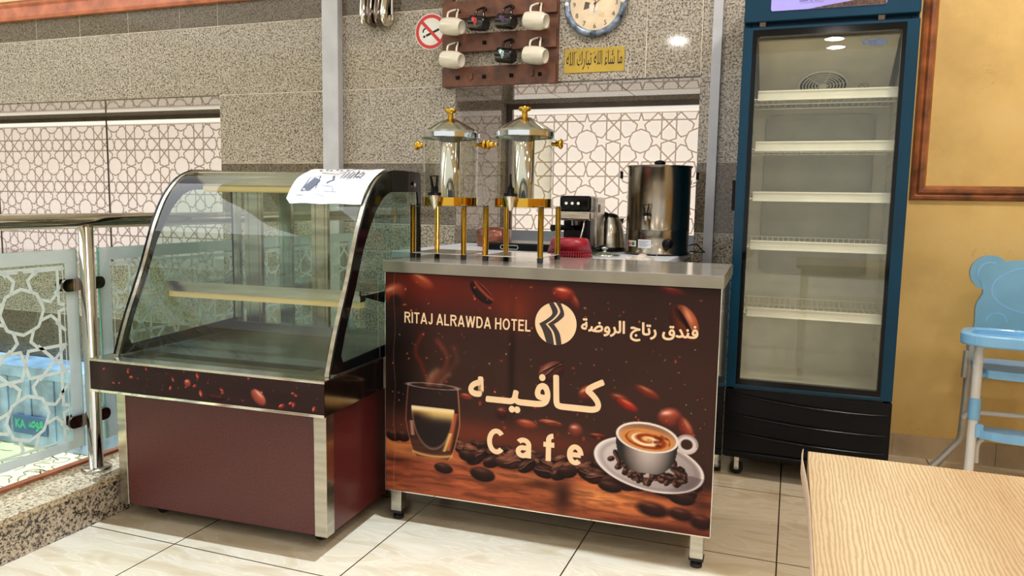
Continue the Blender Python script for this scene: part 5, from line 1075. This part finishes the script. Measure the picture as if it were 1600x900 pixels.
# blue grey crate standing on the slab below
t = thing('storage_crate', 'large blue grey crate with a small green lettered label below the guard rail', 'crate', (-4.72, 3.575, -0.549))
q = MB(); q.box(-0.62, -0.11, 0.0, 0.66, 0.11, 0.50); q.box(-0.64, -0.125, 0.46, 0.68, 0.125, 0.54)
for k in range(6): q.box(-0.56 + k * 0.21, -0.122, 0.04, -0.50 + k * 0.21, -0.11, 0.46)
q.build('body', 'bluebox', t, bevel=0.02, seg=3)
pl = MB().box(-0.02, -0.134, 0.09, 0.28, -0.123, 0.21).build('label_plate', 'label_blue', t)
q = MB(); text_mesh(q, 'KA', 0.0, 0.095, 0.125, 0.185, -0.1345, bold=0.03); text_mesh(q, ff(0xFECC, 0xFEEE, 0xFEBB), 0.12, 0.26, 0.115, 0.19, -0.1345, bold=0.03); q.build('label_lettering', 'led_green', pl)

# ------------------------------------------------------------------ child's high chair
H = thing('high_chair', 'light blue plastic high chair with bear shaped back and white tube legs', 'high chair', (0.905, 3.20, 0))
HX = 0.235
for s_ in (-1, 1):
    fl = MB().tube([(s_ * HX, 0, 0.63), (s_ * (HX + 0.002), -0.01, 0.35), (s_ * (HX + 0.008), -0.03, 0.012)], 0.0165, 16).build('leg', 'white_metal', H)
    MB().tube([(s_ * (HX + 0.001), -0.008, 0.405), (s_ * (HX + 0.002), -0.011, 0.325)], 0.0205, 16).build('sleeve', 'blue_plastic', fl)
    MB().cyl((s_ * (HX + 0.008), -0.03, 0.0), 0.019, 0.016).build('foot', 'rubber', fl)
    rl = MB().tube(smooth_path([(s_ * 0.212, 0.245, 0.60), (s_ * 0.213, 0.262, 0.40), (s_ * 0.214, 0.275, 0.22), (s_ * 0.218, 0.28, 0.165), (s_ * 0.245, 0.276, 0.125), (s_ * 0.297, 0.262, 0.06), (s_ * 0.345, 0.25, 0.012)], 5), 0.0145, 14).build('leg', 'grey_metal', H)
    MB().cyl((s_ * 0.345, 0.25, 0.0), 0.017, 0.014).build('foot', 'rubber', rl)
    MB().tube([(s_ * 0.226, 0.245, 0.54), (s_ * 0.228, 0.25, 0.43)], 0.012, 10).build('latch', 'grey_metal', rl)
# tray
tr = [(-0.30, 0.0), (-0.305, -0.05), (-0.27, -0.10), (-0.18, -0.13), (0.0, -0.14), (0.18, -0.13), (0.27, -0.10), (0.305, -0.05), (0.30, 0.0), (0.27, 0.09), (0.20, 0.115), (0.10, 0.095), (0.0, 0.085), (-0.10, 0.095), (-0.20, 0.115), (-0.27, 0.09)]
tp = [(p[0], p[1]) for p in smooth_path([(a, b_, 0) for a, b_ in tr + [tr[0]]], 4)][:-1]
inn = [(a * 0.88, b_ * 0.80 - 0.004) for a, b_ in tp]
tr_ = MB().prism(inn, 0.628, 0.634, 'xy').ring(tp, inn, 0.612, 0.655, 'xy').build('tray', 'blue_plastic', H, bevel=0.007, seg=3)
# bear shaped back
bp = [(-0.205, 0.72), (-0.185, 0.77), (-0.19, 0.80), (-0.20, 0.83), (-0.195, 0.858), (-0.16, 0.885), (-0.10, 0.902), (0.0, 0.910)]
bp = [(-0.17, 0.545), (-0.215, 0.535), (-0.222, 0.565), (-0.205, 0.64)] + bp
half = smooth_path([(a, b_, 0) for a, b_ in bp], 4); poly = [(p[0], p[1]) for p in half] + [(-p[0], p[1]) for p in reversed(half[:-1])]
poly = poly + [(0.10, 0.575), (0.0, 0.582), (-0.10, 0.575)]
B_ = MB().prism(poly, 0.262, 0.285, 'xz').build('backrest', 'blue_back', H, bevel=0.008, seg=3)
for s_ in (-1, 1):
    MB().prism(arc(s_ * 0.165, 0.852, 0.070, 0, 360, 32)[:-1], 0.264, 0.284, 'xz').build('ear', 'blue_back', B_, bevel=0.008, seg=3)
    MB().ribbon(arc(s_ * 0.165, 0.852, 0.042, 0, 360, 32), 0.006, 0.2628, 'xz').build('ear_rim', 'blue_plastic', B_)
MB().ribbon(arc(0, 0.79, 0.155, 0, 360, 48, 0.092), 0.005, 0.2612, 'xz', closed=False).build('face_outline', 'blue_plastic', B_)
for s_ in (-1, 1): MB().ribbon(arc(s_ * 0.13, 0.66, 0.035, 0, 180, 16), 0.005, 0.2612, 'xz').build('cheek_outline', 'blue_plastic', B_)
# seat, harness, foot rest and cross tubes
se = MB().prism([(p[0], p[1]) for p in smooth_path([(a, b_, 0) for a, b_ in [(-0.205, 0.03), (-0.18, 0.0), (0, -0.02), (0.18, 0.0), (0.205, 0.03), (0.20, 0.25), (0.0, 0.262), (-0.20, 0.25), (-0.205, 0.03)]], 4)][:-1], 0.480, 0.510, 'xy').build('seat', 'blue_plastic', H, bevel=0.010, seg=3)
MB().box(-0.045, 0.02, 0.511, 0.045, 0.11, 0.5135).box(0.0, 0.10, 0.5115, 0.022, 0.24, 0.5145).build('harness', 'fabric_belt', H, bevel=0.001)
MB().tube([(-HX, 0.0, 0.49), (-0.20, 0.03, 0.49)], 0.012, 10).tube([(HX, 0.0, 0.49), (0.20, 0.03, 0.49)], 0.012, 10).build('seat_bracket', 'blue_plastic', H)
fr = MB().prism([(p[0], p[1]) for p in smooth_path([(a, b_, 0) for a, b_ in [(-0.222, -0.03), (-0.16, -0.07), (0, -0.085), (0.16, -0.07), (0.222, -0.03), (0.18, 0.03), (0, 0.02), (-0.18, 0.03), (-0.222, -0.03)]], 4)][:-1], 0.262, 0.290, 'xy').build('footrest', 'blue_plastic', H, bevel=0.008, seg=3)
for s_ in (-1, 1): MB().box(s_ * 0.2185 - 0.0135, -0.035, 0.262, s_ * 0.2185 + 0.0135, -0.005, 0.312).build('socket', 'blue_plastic', fr, bevel=0.004)
MB().tube(smooth_path([(-0.214, 0.01, 0.155), (-0.214, 0.01, 0.22), (-0.20, 0.01, 0.245), (-0.16, 0.01, 0.258), (0.16, 0.01, 0.258), (0.20, 0.01, 0.245), (0.214, 0.01, 0.22), (0.214, 0.01, 0.155)], 4), 0.010, 12).build('stretcher', 'white_metal', H)
MB().tube(smooth_path([(-0.222, 0.235, 0.27), (-0.20, 0.225, 0.292), (-0.14, 0.22, 0.298), (0.14, 0.22, 0.298), (0.20, 0.225, 0.292), (0.222, 0.235, 0.27)], 4), 0.010, 12).build('stretcher', 'white_metal', H)

# ------------------------------------------------------------------ wooden dining table near the camera
T = thing('dining_table', 'light oak laminate dining table in front of the fridge with peeling edge', 'table', (0.4385, 0.79, 0))
MB().box(-0.4, -0.39, 0.712, 0.4, 0.39, 0.740).build('tabletop', 'oak', T, bevel=0.0008, seg=1)
e = MB()
P = [(-0.4012, -0.39), (-0.4012, 0.10), (-0.4015, 0.20), (-0.404, 0.27), (-0.4075, 0.33), (-0.4085, 0.365), (-0.4065, 0.392)]
n_ = len(P)
for (z) in (0.712, 0.7405): e.v += [(a - (0.0 if z < 0.72 else -0.0) , b_, z + (0.0015 if (i > 3) else 0)) for i, (a, b_) in enumerate(P)]
e.f = [(i, i + 1, n_ + i + 1, n_ + i) for i in range(n_ - 1)]; e.m = [0] * (n_ - 1); e.s = [True] * (n_ - 1)
M['edgeband'] = mat('edge_band', (206, 182, 160), 0.5, var=0.06)
e.build('edge_band', 'edgeband', T, solid=0.0012)
for (a, b_) in ((-0.35, -0.34), (0.35, -0.34), (0.35, 0.34), (-0.35, 0.34)):
    l_ = MB().box(a - 0.02, b_ - 0.02, 0.01, a + 0.02, b_ + 0.02, 0.712).build('leg', 'grey_metal', T, bevel=0.002); MB().box(a - 0.021, b_ - 0.021, 0.0, a + 0.021, b_ + 0.021, 0.012).build('foot', 'rubber', l_)
MB().ring([(-0.37, -0.36), (0.37, -0.36), (0.37, 0.36), (-0.37, 0.36)], [(-0.35, -0.34), (0.35, -0.34), (0.35, 0.34), (-0.35, 0.34)], 0.66, 0.7115, 'xy').build('apron', 'grey_metal', T)
